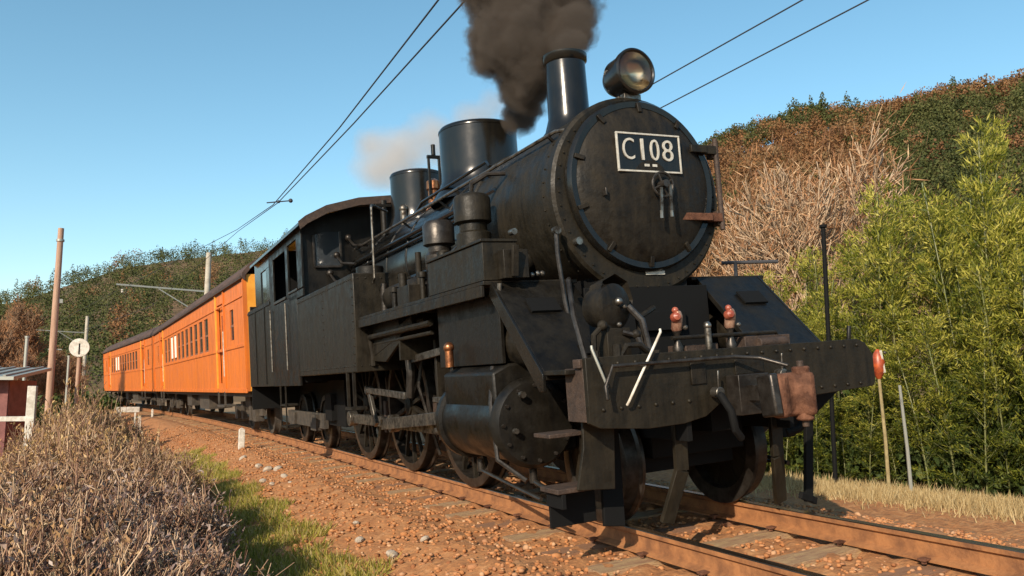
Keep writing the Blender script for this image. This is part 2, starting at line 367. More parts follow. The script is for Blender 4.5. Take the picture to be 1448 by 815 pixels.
def forest(name, m, label, spec, nq):
    """spec: list of (az, r, size, conifer) ; one mass of crowns made of leaf clumps"""
    n = len(spec); A = np.array(spec)
    base = np.array([[CAM[0] + r * sin(radians(a)), CAM[1] + r * cos(radians(a)), hillz(a, r) - .5] for a, r, _, _ in spec])
    sz = A[:, 2]; con = A[:, 3]
    d = unit(rng.normal(size=(n, nq, 3)).reshape(-1, 3)).reshape(n, nq, 3); rr = rng.random((n, nq, 1)) ** .35
    p = d * rr
    hgt = (p[:, :, 2] + 1) / 2
    taper = np.where(con[:, None] > .5, (1.15 - hgt) * .8, 1.0)
    x = p[:, :, 0] * taper * sz[:, None] * .5; y = p[:, :, 1] * taper * sz[:, None] * .5
    z = (hgt * np.where(con[:, None] > .5, 1.5, 1.05) + .12) * sz[:, None]
    C = base[:, None, :] + np.stack([x, y, z], 2); C = C.reshape(-1, 3)
    D = unit(rng.normal(size=(n * nq, 3)) + np.array([0, 0, .6])); q = np.repeat(sz, nq) * rng.uniform(.05, .10, n * nq)
    tone = np.clip(np.repeat(rng.random(n) * .75 + .1, nq) + rng.normal(0, .12, n * nq), 0, 1)
    me = leaves(name, C, D, q * 1.3, q, M[m], tone)
    return tag(part(None, name, me, None), label, 'forest', kind='stuff')
def pn(a, b): return sin(a * .55 + 1.3) + sin(b * .045 + a * .21) + .7 * sin(a * 1.3 - b * .03)
sets = {'ra': [], 're': [], 'le': [], 'la': []}
for _ in range(2600):
    a = random.uniform(35, 66); t, d = ridge(a); r = random.uniform(.45, 1.02) * d if random.random() < .8 else random.uniform(.97, 1.05) * d
    q = (r / d); px_green = a > 51.5 and q < .955
    green = (px_green and random.random() < .93) or (a < 50.5 and q > .93 and random.random() < .6) or random.random() < .06
    if a > 53 and q >= .955: green = random.random() < .12
    (sets['re'] if green else sets['ra']).append((a, r, random.uniform(2.8, 5.0), 1 if green and random.random() < .2 else 0))
for _ in range(3300):
    a = random.uniform(-14, 32); t, d = ridge(a); r = random.uniform(.35, 1.03) * d
    aut = pn(a * 2.2, r) > 2.0 or random.random() < .03
    (sets['la'] if aut else sets['le']).append((a, r, random.uniform(3.2, 5.2), 1 if random.random() < .15 else 0))
for _ in range(350):
    a = random.choice([random.uniform(-170, -14), random.uniform(66, 170)]); t, d = ridge(a); r = random.uniform(.5, 1.03) * d
    sets['le'].append((a, r, random.uniform(6, 10), 1))
forest('autumn_forest', 'autumn', 'reddish brown autumn wood covering the hill at the right', sets['ra'], 190)
forest('evergreen_forest', 'evergreen', 'dark green evergreen wood on the upper right of the hill', sets['re'], 190)
forest('evergreen_forest', 'evergreen', 'dark green evergreen wood covering the low hill behind the coaches', sets['le'], 80)
forest('autumn_forest', 'autumn', 'brownish patches of bare trees among the evergreens of the left hill', sets['la'], 80)
# ================================================================== LOCOMOTIVE (x right, y back, z up from the rail head)
p0, e0 = track_pose(0)
LOCO = tag(empty('steam_locomotive', p0, e0), 'black steam tank locomotive numbered C 108, smoking, at the head of the orange coaches', 'locomotive')
def lp(name, mb, m, parent=None, bev=.004, label=None): return part(parent or LOCO, name, mb, m, bev, label)
ZB = 2.43
# --- frame and front beam
lp('main_frame', MB().box(-.46, -.42, .03, 12.1, .60, 1.12).box(.42, .46, .03, 12.1, .60, 1.12).box(-.42, .42, .9, 12.0, .9, 1.05).box(-.42, .42, 1.0, 2.4, .55, 1.9), 'deep_black')
beam = [(-1.2, 1.18), (-1.2, .785), (-1.13, .75), (-.77, .715), (-.5, .72), (-.32, .75), (-.2, .82), (-.05, .885), (.21, .90), (.36, .87), (.45, .80), (1.24, .83), (1.27, .86), (1.27, 1.06), (1.2, 1.15), (1.12, 1.18)]
bo = lp('front_beam', MB().prism(beam, 'y', 0, .04), 'black_warm', label='dusty black front buffer beam with scalloped lower edge')
lp('truck_dark_fill', MB().box(-.40, .40, .62, 1.9, .34, .60).box(-.41, .41, .50, .60, .45, .92).box(-.12, .12, .2, .6, .62, .85), 'deep_black')  # truck frame as a solid block, added to darken the gap below the beam
lp('beam_flange', MB().box(-1.22, 1.16, .0405, .12, 1.12, 1.175).box(-1.20, -1.165, .041, .26, .79, 1.119), 'rust_sun_brown', bo)
rv = MB()
for x in np.arange(-1.1, 1.2, .13):
    rv.sphere((x, -.002, 1.135), .013, 8, 5)
    if abs(x) > .35: rv.sphere((x, -.002, .86), .013, 8, 5)
o = lp('rivets', rv, 'black_warm', bo, 0); o['kind'] = 'stuff'
lp('patch_plate', MB().box(-.42, -.30, -.012, -.001, .96, 1.10), 'black_dusty', bo); lp('patch_plate', MB().box(-.05, .2, -.010, -.001, 1.0, 1.10), 'black_dusty', bo)
lp('gusset_plate', MB().prism([(.5, .86), (.52, .62), (.62, .50), (.72, .50), (1.22, .80), (1.22, .86)], 'y', .30, .33), 'deep_black')
lp('footplate', MB().box(-1.27, 1.27, .13, .44, 1.085, 1.115).box(-.62, .62, .44, 1.0, 1.08, 1.11), 'black_dusty', label='dusty front footplate behind the beam')
# --- coupler
cb = lp('coupler', MB().box(-.13, .13, -.12, .02, .74, 1.0).box(-.06, .06, -.36, -.10, .83, .93), 'dark_steel')
kn = MB().prism([(-.12, -.36), (.0, -.37), (.10, -.35), (.15, -.40), (.155, -.48), (.12, -.52), (.07, -.50), (.05, -.45), (0, -.43), (-.05, -.46), (-.10, -.47), (-.13, -.42)], 'z', .73, 1.0)
lp('knuckle', kn, 'rust', cb, .03, 'rust brown coupler knuckle')
lp('knuckle_lug', MB().cyl((.10, -.43, .70), (.10, -.43, 1.035), .055, 16), 'rust', cb, .012)
lp('guard_arm', MB().obox((-.11, -.30, .86), (-.14, -.46, .88), .06, .26), 'dark_steel', cb, .015)
lp('coupler_pin', MB().cyl((.10, -.43, .66), (.10, -.43, 1.07), .022, 10), 'rust_sun_brown', cb)
lp('uncoupling_lever', MB().tube([(.13, -.30, 1.04), (.05, -.14, 1.10), (-.1, -.06, 1.12), (-1.05, -.06, 1.12), (-1.12, -.08, 1.0), (-1.12, -.09, .92)], .013), 'dark_steel')
for s, pts in ((1, [(.30, -.02, .98), (.36, -.14, .98), (.40, -.20, .88), (.37, -.22, .72), (.27, -.20, .62), (.20, -.16, .60)]), (-1, [(-.26, -.02, .90), (-.27, -.10, .88), (-.25, -.16, .78), (-.23, -.16, .66), (-.16, -.13, .60)])):
    h = lp('brake_hose', MB().tube(pts, .025, 10), 'deep_black')
    a = Vector(pts[0]); lp('hose_cock', MB().cyl(a, a + Vector((0, -.07, 0)), .035, 12).obox(a + Vector((0, -.05, .03)), a + Vector((0, -.06, .14)), .012, .012), 'steel', h)
lp('handrail', MB().tube([(-.655, -.035, 1.33), (-.66, -.045, 1.31), (-.945, -.055, .90), (-.95, -.035, .875)], .0085, 10), 'white', label='white painted diagonal grab rail on the front beam')
lp('handrail', MB().tube([(-1.17, -.035, 1.25), (-1.175, -.045, 1.23), (-1.09, -.05, 1.0), (-1.085, -.03, .985)], .009, 10), 'galv', label='short white grab rail at the corner of the front beam')
# --- sloping plates and running boards
for s in (-1, 1):
    def mx(mb): return mb if s < 0 else mb.mirror()
    sl = MB().prism([(1.10, 1.775), (.40, 1.09), (.40, 1.055), (.43, 1.055), (1.12, 1.74)], 'x', -1.26, -.60)
    o = lp('sloping_plate', mx(sl), 'black')
    lp('plate_edge', mx(MB().prism([(1.10, 1.78), (.40, 1.095), (.40, .98), (.46, .98), (1.14, 1.68)], 'x', -1.285, -1.262)), 'black_gloss', o)
    lp('tread_patch', mx(MB().obox((-.98, .83, 1.53), (-.98, .93, 1.63), .24, .016, (0, -.7, .7))), 'deep_black', o, 0); lp('tread_patch', mx(MB().obox((-.80, .50, 1.205), (-.80, .58, 1.285), .18, .016, (0, -.7, .7))), 'deep_black', o, 0)
    o = lp('running_board', mx(MB().box(-1.34, -.55, 1.10, 4.44, 1.755, 1.785)), 'black_dusty')
    lp('board_angle', mx(MB().box(-1.352, -1.325, 1.12, 4.43, 1.67, 1.753)), 'black_dusty', o)
    lp('side_plate', mx(MB().box(-1.20, -1.17, 1.16, 2.42, 1.18, 1.752)), 'black', label='dark side plate over the cylinder')
    lp('tank_bracket', mx(MB().box(-1.20, -.60, 3.5, 3.54, 1.28, 1.74).prism([(3.54, 1.72), (4.42, 1.72), (4.42, 1.3), (4.0, 1.28), (3.54, 1.45)], 'x', -1.20, -1.17)), 'black_warm')
    if s > 0:
        lp('step_post', MB().obox((.80, .20, .84), (.71, .22, .04), .07, .03, (0, 1, 0)), 'deep_black'); lp('step_foot', MB().obox((.62, .2, .10), (.80, .24, .03), .05, .03, (0, 1, 0)), 'deep_black')
    if s < 0: lp('step_bracket', mx(MB().prism([(-1.12, 1.05), (-.90, 1.05), (-.90, .74), (-.93, .345), (-1.20, .37), (-1.14, .62)], 'y', .20, .225)), 'black_warm', label='front step hanging below the beam')
    if s < 0: o = lp('step_tread', MB().box(-1.33, -.92, .23, .46, .355, .385), 'rust_sun_brown'); lp('step_tread', MB().box(-1.36, -1.08, .23, .44, .70, .725), 'rust_sun_brown')
    if s < 0: lp('tread_edge', mx(MB().box(-1.30, -1.27, .235, .44, .26, .353).box(-1.29, -.95, .42, .44, .12, .353)), 'deep_black', o)
    lp('guard_iron', mx(MB().obox((-.42, .16, .95), (-.42, .18, .40), .10, .035, (0, 1, 0)).obox((-.42, .18, .40), (-.50, .28, .06), .10, .035, (0, 1, 0))), 'black_warm', label='guard iron ahead of the leading wheel')
    if s < 0: lp('guard_plate', mx(MB().obox((-.82, .42, .33), (-.86, .36, .08), .16, .03, (0, 1, 0)).box(-.9, -.74, .40, .44, .30, .72)), 'deep_black')
# --- smokebox
sb = lp('smokebox', MB().lathe([(.60, 0), (.765, 0), (.79, .02), (.79, .09), (.765, .10), (.765, 1.62), (.785, 1.63), (.785, 1.70), (.70, 1.71)], (0, .96, ZB), (0, 1, 0), 64), 'black_warm', bev=0)
rv = MB()
for k in range(44):
    a = 2 * pi * k / 44
    rv.sphere((.735 * cos(a), .955, ZB + .735 * sin(a)), .0085, 6, 4)
    if k % 1 == 0: rv.sphere((.769 * cos(a), 1.14, ZB + .767 * sin(a)), .008, 6, 4)
o = lp('rivets', rv, 'black_warm', sb, 0); o['kind'] = 'stuff'
lp('front_ring', MB().lathe([(.60, -.002), (.62, -.05), (.665, -.055), (.685, -.03), (.69, 0)], (.015, .955, ZB + .07), (0, 1, 0), 64, False), 'black_gloss', sb, 0)
door = lp('smokebox_door', MB().lathe([(.0001, -.13), (.15, -.127), (.35, -.105), (.5, -.075), (.58, -.045), (.61, -.03), (.625, -.02), (.625, .01)], (.015, .935, ZB + .07), (0, 1, 0), 64, False), 'black_dusty', None, 0, 'dished dusty black smokebox door')
for z, L, mm, lab in ((2.24, .28, 'rust', 'rust brown lower hinge strap'), (2.80, .46, 'black_warm', 'black upper hinge strap')):
    h = lp('hinge_strap', MB().box(L, .62, .842, .868, z - .03, z + .03).box(.60, .74, .855, .90, z - .035, z + .035), mm, door, .004, lab)
lp('hinge_post', MB().cyl((.735, .875, 2.14), (.735, .875, 2.9), .022, 12).box(.70, .76, .88, .955, 2.18, 2.30).box(.70, .76, .88, .955, 2.74, 2.86), 'rust_sun_brown', sb)
hw = MB(); c0 = Vector((.085, .765, 2.47))
hw.tube([c0 + Vector((.095 * cos(a), 0, .095 * sin(a))) for a in np.linspace(0, 2 * pi, 25)], .011, 6)
for k in range(4): a = k * pi / 2 + .4; hw.tube([c0, c0 + Vector((.095 * cos(a), 0, .095 * sin(a)))], .009, 6)
hw.cyl(c0 + Vector((0, -.05, 0)), c0 + Vector((0, .06, 0)), .03, 12)
lp('hand_wheel', hw, 'dark_steel', door, 0)
lp('locking_handle', MB().obox((.045, .735, 2.44), (.035, .745, 2.23), .022, .012, (0, 1, 0)).cyl((.035, .745, 2.26), (.033, .745, 2.20), .014, 8), 'steel', door, 0)
lp('locking_handle', MB().obox((.115, .715, 2.46), (.118, .73, 2.24), .022, .012, (0, 1, 0)).cyl((.118, .73, 2.26), (.119, .73, 2.21), .014, 8), 'steel', door, 0)
lp('maker_plate', MB().prism([(-.01, 1.79), (.17, 1.79), (.17, 1.82), (-.01, 1.82)], 'y', .948, .957), 'plate_white', sb, 0)
lp('latch', MB().box(-.53, -.50, .90, .93, 2.30, 2.42).box(-.42, -.405, .80, .85, 2.38, 2.44), 'dark_steel', door)
dg = MB()
for k in range(10):
    a = 2 * pi * (k + .5) / 10
    if abs(cos(a)) > .9 and cos(a) > 0: continue
    q = Vector((.015 + .655 * cos(a), .90, ZB + .07 + .655 * sin(a))); i = Vector((.015 + .575 * cos(a), .885, ZB + .07 + .575 * sin(a)))
    dg.obox(q, i, .035, .022, (0, 1, 0))
lp('door_dogs', dg, 'black_dusty', sb)['kind'] = 'stuff'
# number plate, facing forward
NP = empty('number_plate'); NP.parent = LOCO; NP.location = (.015, .81, 2.725); NP.rotation_euler = (0, 0, 0)
part(NP, 'plate', MB().box(-.295, .295, 0, .014, -.148, .148), 'black_gloss', .003)
part(NP, 'plate_rim', MB().box(-.30, .30, -.008, .010, .140, .154).box(-.30, .30, -.008, .010, -.154, -.140).box(-.30, -.286, -.008, .010, -.1395, .1395).box(.286, .30, -.008, .010, -.1395, .1395), 'plate_white', .002)
def text_mesh(txt, h, wide, depth, bold, name):
    fc = bpy.data.curves.new(name, 'FONT'); fc.body = txt; fc.size = h / .70; fc.extrude = depth / 2; fc.offset = bold; fc.align_x = 'CENTER'; fc.align_y = 'CENTER'; fc.space_character = 1.0; fc.resolution_u = 4
    o = bpy.data.objects.new(name, fc); COL.objects.link(o); dgph = bpy.context.evaluated_depsgraph_get(); dgph.update()
    me = bpy.data.meshes.new_from_object(o.evaluated_get(dgph)); bpy.data.objects.remove(o); bpy.data.curves.remove(fc)
    n = len(me.vertices); co = np.empty(n * 3); me.vertices.foreach_get('co', co); co = co.reshape(-1, 3)
    mid = (co.max(0) + co.min(0)) / 2; w = co[:, 0].max() - co[:, 0].min(); co -= mid
    co[:, 0] *= wide / w; hh = co[:, 1].max() - co[:, 1].min(); co[:, 1] *= h / hh
    new = np.stack([co[:, 0], -co[:, 2], co[:, 1]], 1); me.vertices.foreach_set('co', new.ravel()); me.update(); me.name = name; me.materials.clear()
    return me
for ch, x, w in (('C', -.195, .105), ('1', -.066, .024), ('0', .05, .085), ('8', .175, .10)):
    o = part(NP, 'plate_letter', text_mesh(ch, .168, w, .014, -.002, 'letter_' + ch), 'plate_white'); o.location = (x, -.004, .025)
part(NP, 'small_mark', MB().box(-.055, -.010, -.006, .002, -.108, -.088), 'plate_white'); part(NP, 'small_mark', MB().box(.020, .062, -.006, .002, -.108, -.088), 'plate_white')
# smokebox saddle and steam pipes
lp('saddle', MB().prism([(-.42, 1.1), (-.40, 1.85), (.40, 1.85), (.42, 1.1)], 'y', 1.02, 2.3), 'deep_black')
for s in (-1, 1):
    lp('steam_pipe', MB().tube([(s * .62, 1.75, 2.05), (s * .86, 1.72, 1.85), (s * .95, 1.65, 1.55)], .11, 14), 'black')
# --- headlamp
HC = (.045, .93, 3.435)
hl = lp('headlamp', MB().lathe([(.06, .34), (.12, .31), (.165, .22), (.17, .05), (.185, .04), (.187, 0), (.17, -.01), (.158, 0), (.158, .02)], HC, (0, 1, 0), 40, False), 'black_gloss', bev=0, label='round headlamp on top of the smokebox')
lp('reflector', MB().lathe([(.0001, .13), (.06, .12), (.115, .08), (.156, .018)], HC, (0, 1, 0), 32, False), mat('lamp_reflector', (.42, .35, .24), .25, 1.0), hl, 0)
lg = mat('lamp_lens', (1, .98, .93), .02, 0); lg.node_tree.nodes['Principled BSDF'].inputs['Transmission Weight'].default_value = 1
lp('lens', MB().lathe([(.0001, -.035), (.06, -.03), (.12, -.015), (.16, .003)], HC, (0, 1, 0), 32, False), lg, hl, 0)
lp('lamp_bracket', MB().box(-.05, .11, .98, 1.04, 3.20, 3.26).box(-.07, .13, 1.04, 1.24, 3.18, 3.25), 'steel', hl, label='bright bracket under the headlamp')
# --- chimney
CY = 1.93
lp('chimney', MB().lathe([(.36, -.12), (.30, -.02), (.225, .08), (.19, .2), (.182, .70), (.20, .72), (.205, .78), (.18, .79), (.155, .785), (.155, .3)], (0, CY, 3.14), (0, 0, 1), 48, False), 'black_gloss', bev=0, label='tall straight chimney with a flared base')
lp('smokebox_lid', MB().box(.18, .44, 1.42, 1.72, 3.26, 3.29).cyl((.3, 1.55, 3.1), (.3, 1.55, 3.26), .05, 12).box(.22, .40, 1.18, 1.36, 3.17, 3.24), 'black')
# --- boiler, lagging bands
bl = lp('boiler', MB().lathe([(.66, 0), (.715, .01), (.715, 4.4)], (0, 2.66, ZB), (0, 1, 0), 64), 'black_gloss', bev=0)
for y in (2.72, 3.35, 4.55, 5.3, 6.2):
    lp('boiler_band', MB().lathe([(.716, 0), (.723, .004), (.723, .046), (.716, .05)], (0, y, ZB), (0, 1, 0), 64, False), 'black', bl, 0)
def dome(name, y, r, ztop, label):
    t_ = ztop - 3.08
    d = lp(name, MB().lathe([(r * 1.32, -.10), (r * 1.12, .03), (r * 1.01, .14), (r, .24), (r, t_ - .085), (r * 1.012, t_ - .08), (r * 1.012, t_ - .06), (r * .97, t_ - .035), (r * .8, t_ - .012), (r * .4, t_), (.0001, t_ + .002)], (0, y, 3.08), (0, 0, 1), 56, False), 'black_gloss', bev=0, label=label)
    return d
dome('steam_dome', 3.93, .44, 3.86, 'large polished dome behind the chimney')
dome('sand_dome', 6.0, .36, 3.84, 'smaller polished dome ahead of the cab')
sv = lp('safety_valve', MB().lathe([(.10, 0), (.11, .05), (.07, .1), (.07, .3), (.09, .32), (.085, .42), (.03, .46)], (-.05, 5.28, 3.12), (0, 0, 1), 20), 'copper', bev=0, label='brown copper safety valve between the domes')
lp('whistle', MB().obox((-.12, 5.2, 3.3), (-.12, 5.2, 3.86), .03, .03).obox((.02, 5.2, 3.3), (.02, 5.2, 3.86), .03, .03).box(-.14, .04, 5.18, 5.22, 3.82, 3.86).cyl((-.05, 5.2, 3.86), (-.05, 5.2, 4.0), .028, 10), 'black', sv)
lp('small_valve', MB().cyl((-.3, 5.75, 3.05), (-.3, 5.75, 3.25), .05, 12).sphere((-.3, 5.75, 3.28), .06, 10, 7), 'steel', None, 0)
lp('boiler_fitting', MB().cyl((-.25, 6.75, 3.0), (-.25, 6.75, 3.6), .05, 12).box(-.38, -.15, 6.7, 6.8, 3.5, 3.54), 'black')
lp('dome_rail', MB().tube([(-.52, 4.65, 3.02), (-.50, 4.5, 3.10), (-.47, 2.75, 3.13), (-.48, 2.66, 3.06)], .018, 8).tube([(-.58, 5.0, 2.98), (-.58, 2.7, 2.98)], .014, 8), 'black_gloss', None, 0)
for s in (-1, 1):
    hr = lp('boiler_handrail', MB().tube([(s * .60, 1.02, 2.93), (s * .64, 1.1, 2.94), (s * .66, 6.9, 2.92)], .016, 8), 'steel', None, 0)
    st = MB()
    for y in (1.2, 2.4, 3.6, 4.8, 6.0): st.obox((s * .57, y, 2.86), (s * .66, y, 2.93), .02, .02)
    lp('handrail_stanchion', st, 'dark_steel', hr, 0)
    for k, (z, r) in enumerate(((2.70, .028), (2.60, .018), (2.20, .035), (2.10, .022), (2.02, .022))):
        xx = -(.72 ** 2 - (z - ZB) ** 2) ** .5 - r - .008
        lp('boiler_pipe', MB().tube([(s * -xx * .9, 1.9 + .2 * k, z - .15), (s * -xx, 2.1 + .2 * k, z), (s * -xx, 7.0, z)], r, 8), 'black_gloss', None, 0)
# vertical lamp-iron pipe at smokebox side (light pipe seen left of the ring)
lp('ejector_pipe', MB().tube([(-.80, .93, 2.12), (-.82, .90, 1.95), (-.81, .86, 1.6), (-.80, .80, 1.30)], .017, 8), 'dark_steel', None, 0)
lp('pipe_flange', MB().cyl((-.62, .90, 2.05), (-.62, .97, 2.05), .03, 10).cyl((-.80, .90, 2.13), (-.80, .95, 2.13), .03, 10).cyl((-.98, 1.25, 2.18), (-.98, 1.32, 2.18), .025, 10), 'steel', None, 0)
# --- side fittings above the running board
pump = lp('air_pump', MB().lathe([(.13, 0), (.15, .02), (.15, .16), (.12, .18), (.12, .24), (.16, .26), (.16, .46), (.14, .49), (.05, .52)], (-.98, 2.02, 2.13), (0, 0, 1), 24), 'black_warm', bev=0, label='vertical air pump beside the smokebox')
lp('pump_pipe', MB().tube([(-.98, 2.02, 2.60), (-.98, 2.0, 2.72), (-.85, 1.95, 2.80), (-.70, 1.9, 2.80)], .022, 8), 'dark_steel', pump, 0)
lp('pump_pipe', MB().tube([(-1.1, 2.05, 2.2), (-1.16, 2.2, 2.12), (-1.16, 2.4, 1.95), (-1.1, 2.5, 1.8)], .02, 8), 'dark_steel', pump, 0)
fp = lp('feed_pump', MB().lathe([(.13, 0), (.14, .02), (.14, .14), (.11, .17), (.11, .22), (.15, .24), (.15, .42), (.12, .46)], (-1.0, 2.78, 2.08), (0, 0, 1), 24), 'dark_steel', bev=0)
lp('pump_mount', MB().box(-1.12, -.88, 1.9, 2.15, 1.79, 2.15).box(-1.1, -.9, 2.68, 2.9, 1.79, 2.1), 'deep_black', pump)
bx = lp('tool_box', MB().box(-1.33, -1.05, 1.10, 2.25, 1.79, 2.07), 'black_warm', label='long flat topped tool box on the running board')
lp('box_lid', MB().box(-1.345, -1.04, 1.09, 2.26, 2.073, 2.095), 'black_warm', bx)
lp('valve_bracket', MB().box(-1.22, -1.02, .98, 1.08, 1.79, 2.0).obox((-1.15, .96, 1.80), (-1.15, .92, 2.02), .05, .03), 'black_dusty')
lp('oil_box', MB().box(-1.25, -1.05, 3.0, 3.35, 1.79, 1.98).cyl((-1.1, 3.1, 1.98), (-1.1, 3.1, 2.3), .03, 10).cyl((-1.2, 3.3, 1.98), (-1.2, 3.3, 2.12), .04, 10), 'black_dusty')
lp('air_cylinder', MB().lathe([(.0001, 0), (.10, .03), (.14, .1), (.14, .9), (.10, .97), (.0001, 1.0)], (-.95, 3.45, 1.98), (0, 1, 0), 20), 'black_dusty', bev=0)
lp('grab_bolt', MB().sphere((-.86, 1.08, 1.83), .022, 8, 6).sphere((-.90, 1.08, 1.83), .022, 8, 6).sphere((-.95, 1.07, 1.82), .02, 8, 6).cyl((-1.24, 1.05, 1.66), (-1.24, 1.04, 1.76), .018, 8), 'steel', None, 0)
# --- round lamp, pipes at beam left
al = lp('auxiliary_lamp', MB().lathe([(.06, .22), (.13, .17), (.15, .06), (.155, 0), (.13, -.015), (.10, -.02), (.0001, -.05)], (-.80, .24, 1.50), (-.25, .95, .05), 28, False), 'black_dusty', bev=0, label='round fitting with a bright bead standing for its glint at the left of the beam')
lp('lamp_glint', MB().sphere((-.80, .185, 1.53), .028, 10, 7).sphere((-.755, .19, 1.495), .016, 8, 6).sphere((-.80, .2, 1.38), .018, 8, 6), 'steel', al, 0)  # steel beads; the upper one is the lens highlight built as an object
lp('lamp_hood', MB().lathe([(.165, 0), (.175, -.02), (.14, .12)], (-.76, .30, 1.55), (-.25, .95, .05), 8, False).box(-.9, -.72, .2, .34, 1.12, 1.36), 'black_dusty', al)
pp = [[(-1.0, .22, 1.14), (-1.0, .2, 1.32), (-.93, .2, 1.38), (-.83, .25, 1.36)], [(-.68, .12, 1.18), (-.7, .16, 1.30), (-.78, .2, 1.33)], [(-.60, .16, 1.15), (-.62, .2, 1.4), (-.68, .26, 1.5)], [(-1.07, .2, 1.14), (-1.08, .3, 1.45), (-.98, .5, 1.7), (-.8, .8, 1.75)], [(-.9, .1, 1.15), (-.84, .08, 1.24), (-.74, .08, 1.24), (-.6, .1, 1.15)], [(-.55, .3, 1.12), (-.56, .33, 1.42), (-.3, .5, 1.50)]]
for q in pp: lp('beam_pipe', MB().tube(q, random.choice((.018, .024, .02)), 8), random.choice(('dark_steel', 'black_dusty')), None, 0)
for c_, r_ in (((-.93, .2, 1.38), .035), ((-.70, .16, 1.31), .032)): lp('pipe_joint', MB().sphere(c_, r_, 8, 6), 'black_dusty', None, 0)
for c_, z_ in (((-.9, .1, 1.16), 1.25), ((-.6, .1, 1.12), 1.2), ((-1.0, .2, 1.12), 1.22)): lp('pipe_socket', MB().cyl(c_, (c_[0], c_[1], z_), .03, 8), 'black_dusty', None, 0)
# assorted fittings and pipework between the running board and the boiler
rr_ = random.Random(5)
for k in range(9):
    y = 2.45 + k * .24 + rr_.uniform(-.05, .05); x = -rr_.uniform(.86, 1.18); z = 1.79; hgt = rr_.uniform(.14, .42)
    f_ = lp('fitting', MB().cyl((x, y, z), (x, y, z + hgt), rr_.uniform(.022, .05), 10).cyl((x, y, z + hgt), (x, y, z + hgt + .05), rr_.uniform(.04, .06), 10), rr_.choice(('black_dusty', 'dark_steel', 'black_warm')), None, 0)
    lp('fitting_pipe', MB().tube([(x, y, z + hgt * .8), (x + .08, y + .05, z + hgt), (-.80, y + .1, z + hgt + .15), (-.76, y + .3, z + hgt + .2)], .014, 6), 'dark_steel', f_, 0)
for k, (y0_, z0_, r0_) in enumerate(((2.5, 1.58, .03), (2.6, 1.5, .02), (2.9, 1.64, .024))):
    lp('brake_pipe', MB().tube([(-1.24 + .05 * k, y0_, z0_), (-1.24 + .05 * k, 4.4, z0_ - .02), (-1.2, 4.44, z0_ - .2), (-1.2, 4.44, 1.25)], r0_, 8), rr_.choice(('dark_steel', 'black_dusty')), None, 0)
for k in range(6):
    y = 1.3 + k * .33; lp('plate_bolt', MB().sphere((-1.202, y, 1.7), .014, 6, 4), 'dark_steel', None, 0)
lp('drain_pipe', MB().tube([(-1.22, 1.3, 1.16), (-1.3, 1.2, .9), (-1.32, 1.1, .5), (-1.2, .9, .36)], .018, 8), 'dark_steel', None, 0)
lp('lubricator', MB().cyl((-1.12, 2.35, 1.5), (-1.12, 2.35, 1.68), .07, 14).cyl((-1.12, 2.35, 1.68), (-1.12, 2.35, 1.72), .08, 14), 'black_warm', None, 0)
# --- the two signal lamps on the beam
for x in (-.36, .10):
    t = lp('marker_lamp', MB().lathe([(.035, 0), (.038, .03), (.022, .06), (.020, .12), (.034, .14)], (x, .18, 1.175), (0, 0, 1), 16), 'dark_steel', bev=0, label='small marker lamp with a red top on the beam')
    lp('lamp_body', MB().lathe([(.0001, .08), (.022, .07), (.036, .04), (.038, -.05), (.03, -.065), (.0001, -.07)], (x + .01, .18, 1.38), (0, -.25, 1), 16), M.setdefault('pinkish', mat('pinkish_brass', (.42, .26, .18), .4, .4, (.2, .08, .05), 18)), t, 0)
    lp('lamp_lens', MB().lathe([(.0001, -.03), (.025, -.02), (.034, 0), (.036, .02)], (x - .02, .145, 1.41), (.3, 1, -.2), 14, False).sphere((x - .005, .17, 1.455), .024, 10, 6), 'red', t, 0)
    lp('lamp_bolt', MB().sphere((x + .045, .14, 1.335), .018, 8, 6), 'steel', t, 0)
lp('beam_post', MB().cyl((-.13, .14, 1.17), (-.13, .14, 1.33), .024, 10).sphere((-.13, .14, 1.34), .03, 10, 7), 'steel', None, 0)
lp('deck_rail', MB().tube([(-.42, .16, 1.27), (.5, .16, 1.27), (.55, .18, 1.18)], .014, 8), 'black_dusty', None, 0)
lp('deck_clutter', MB().box(.2, .62, .15, .35, 1.117, 1.25).box(-.28, .0, .2, .4, 1.117, 1.22).cyl((.3, .13, 1.2), (.55, .13, 1.2), .035, 12), 'rust_sun_brown')
tl = lp('side_lamp_post', MB().cyl((1.15, .1, 1.17), (1.17, .1, 1.28), .016, 8), 'black')
# --- front valance below smokebox
lp('front_valance', MB().box(-.58, .58, .955, .98, 1.12, 1.70).box(-.3, .3, .90, .955, 1.35, 1.5), 'deep_black')
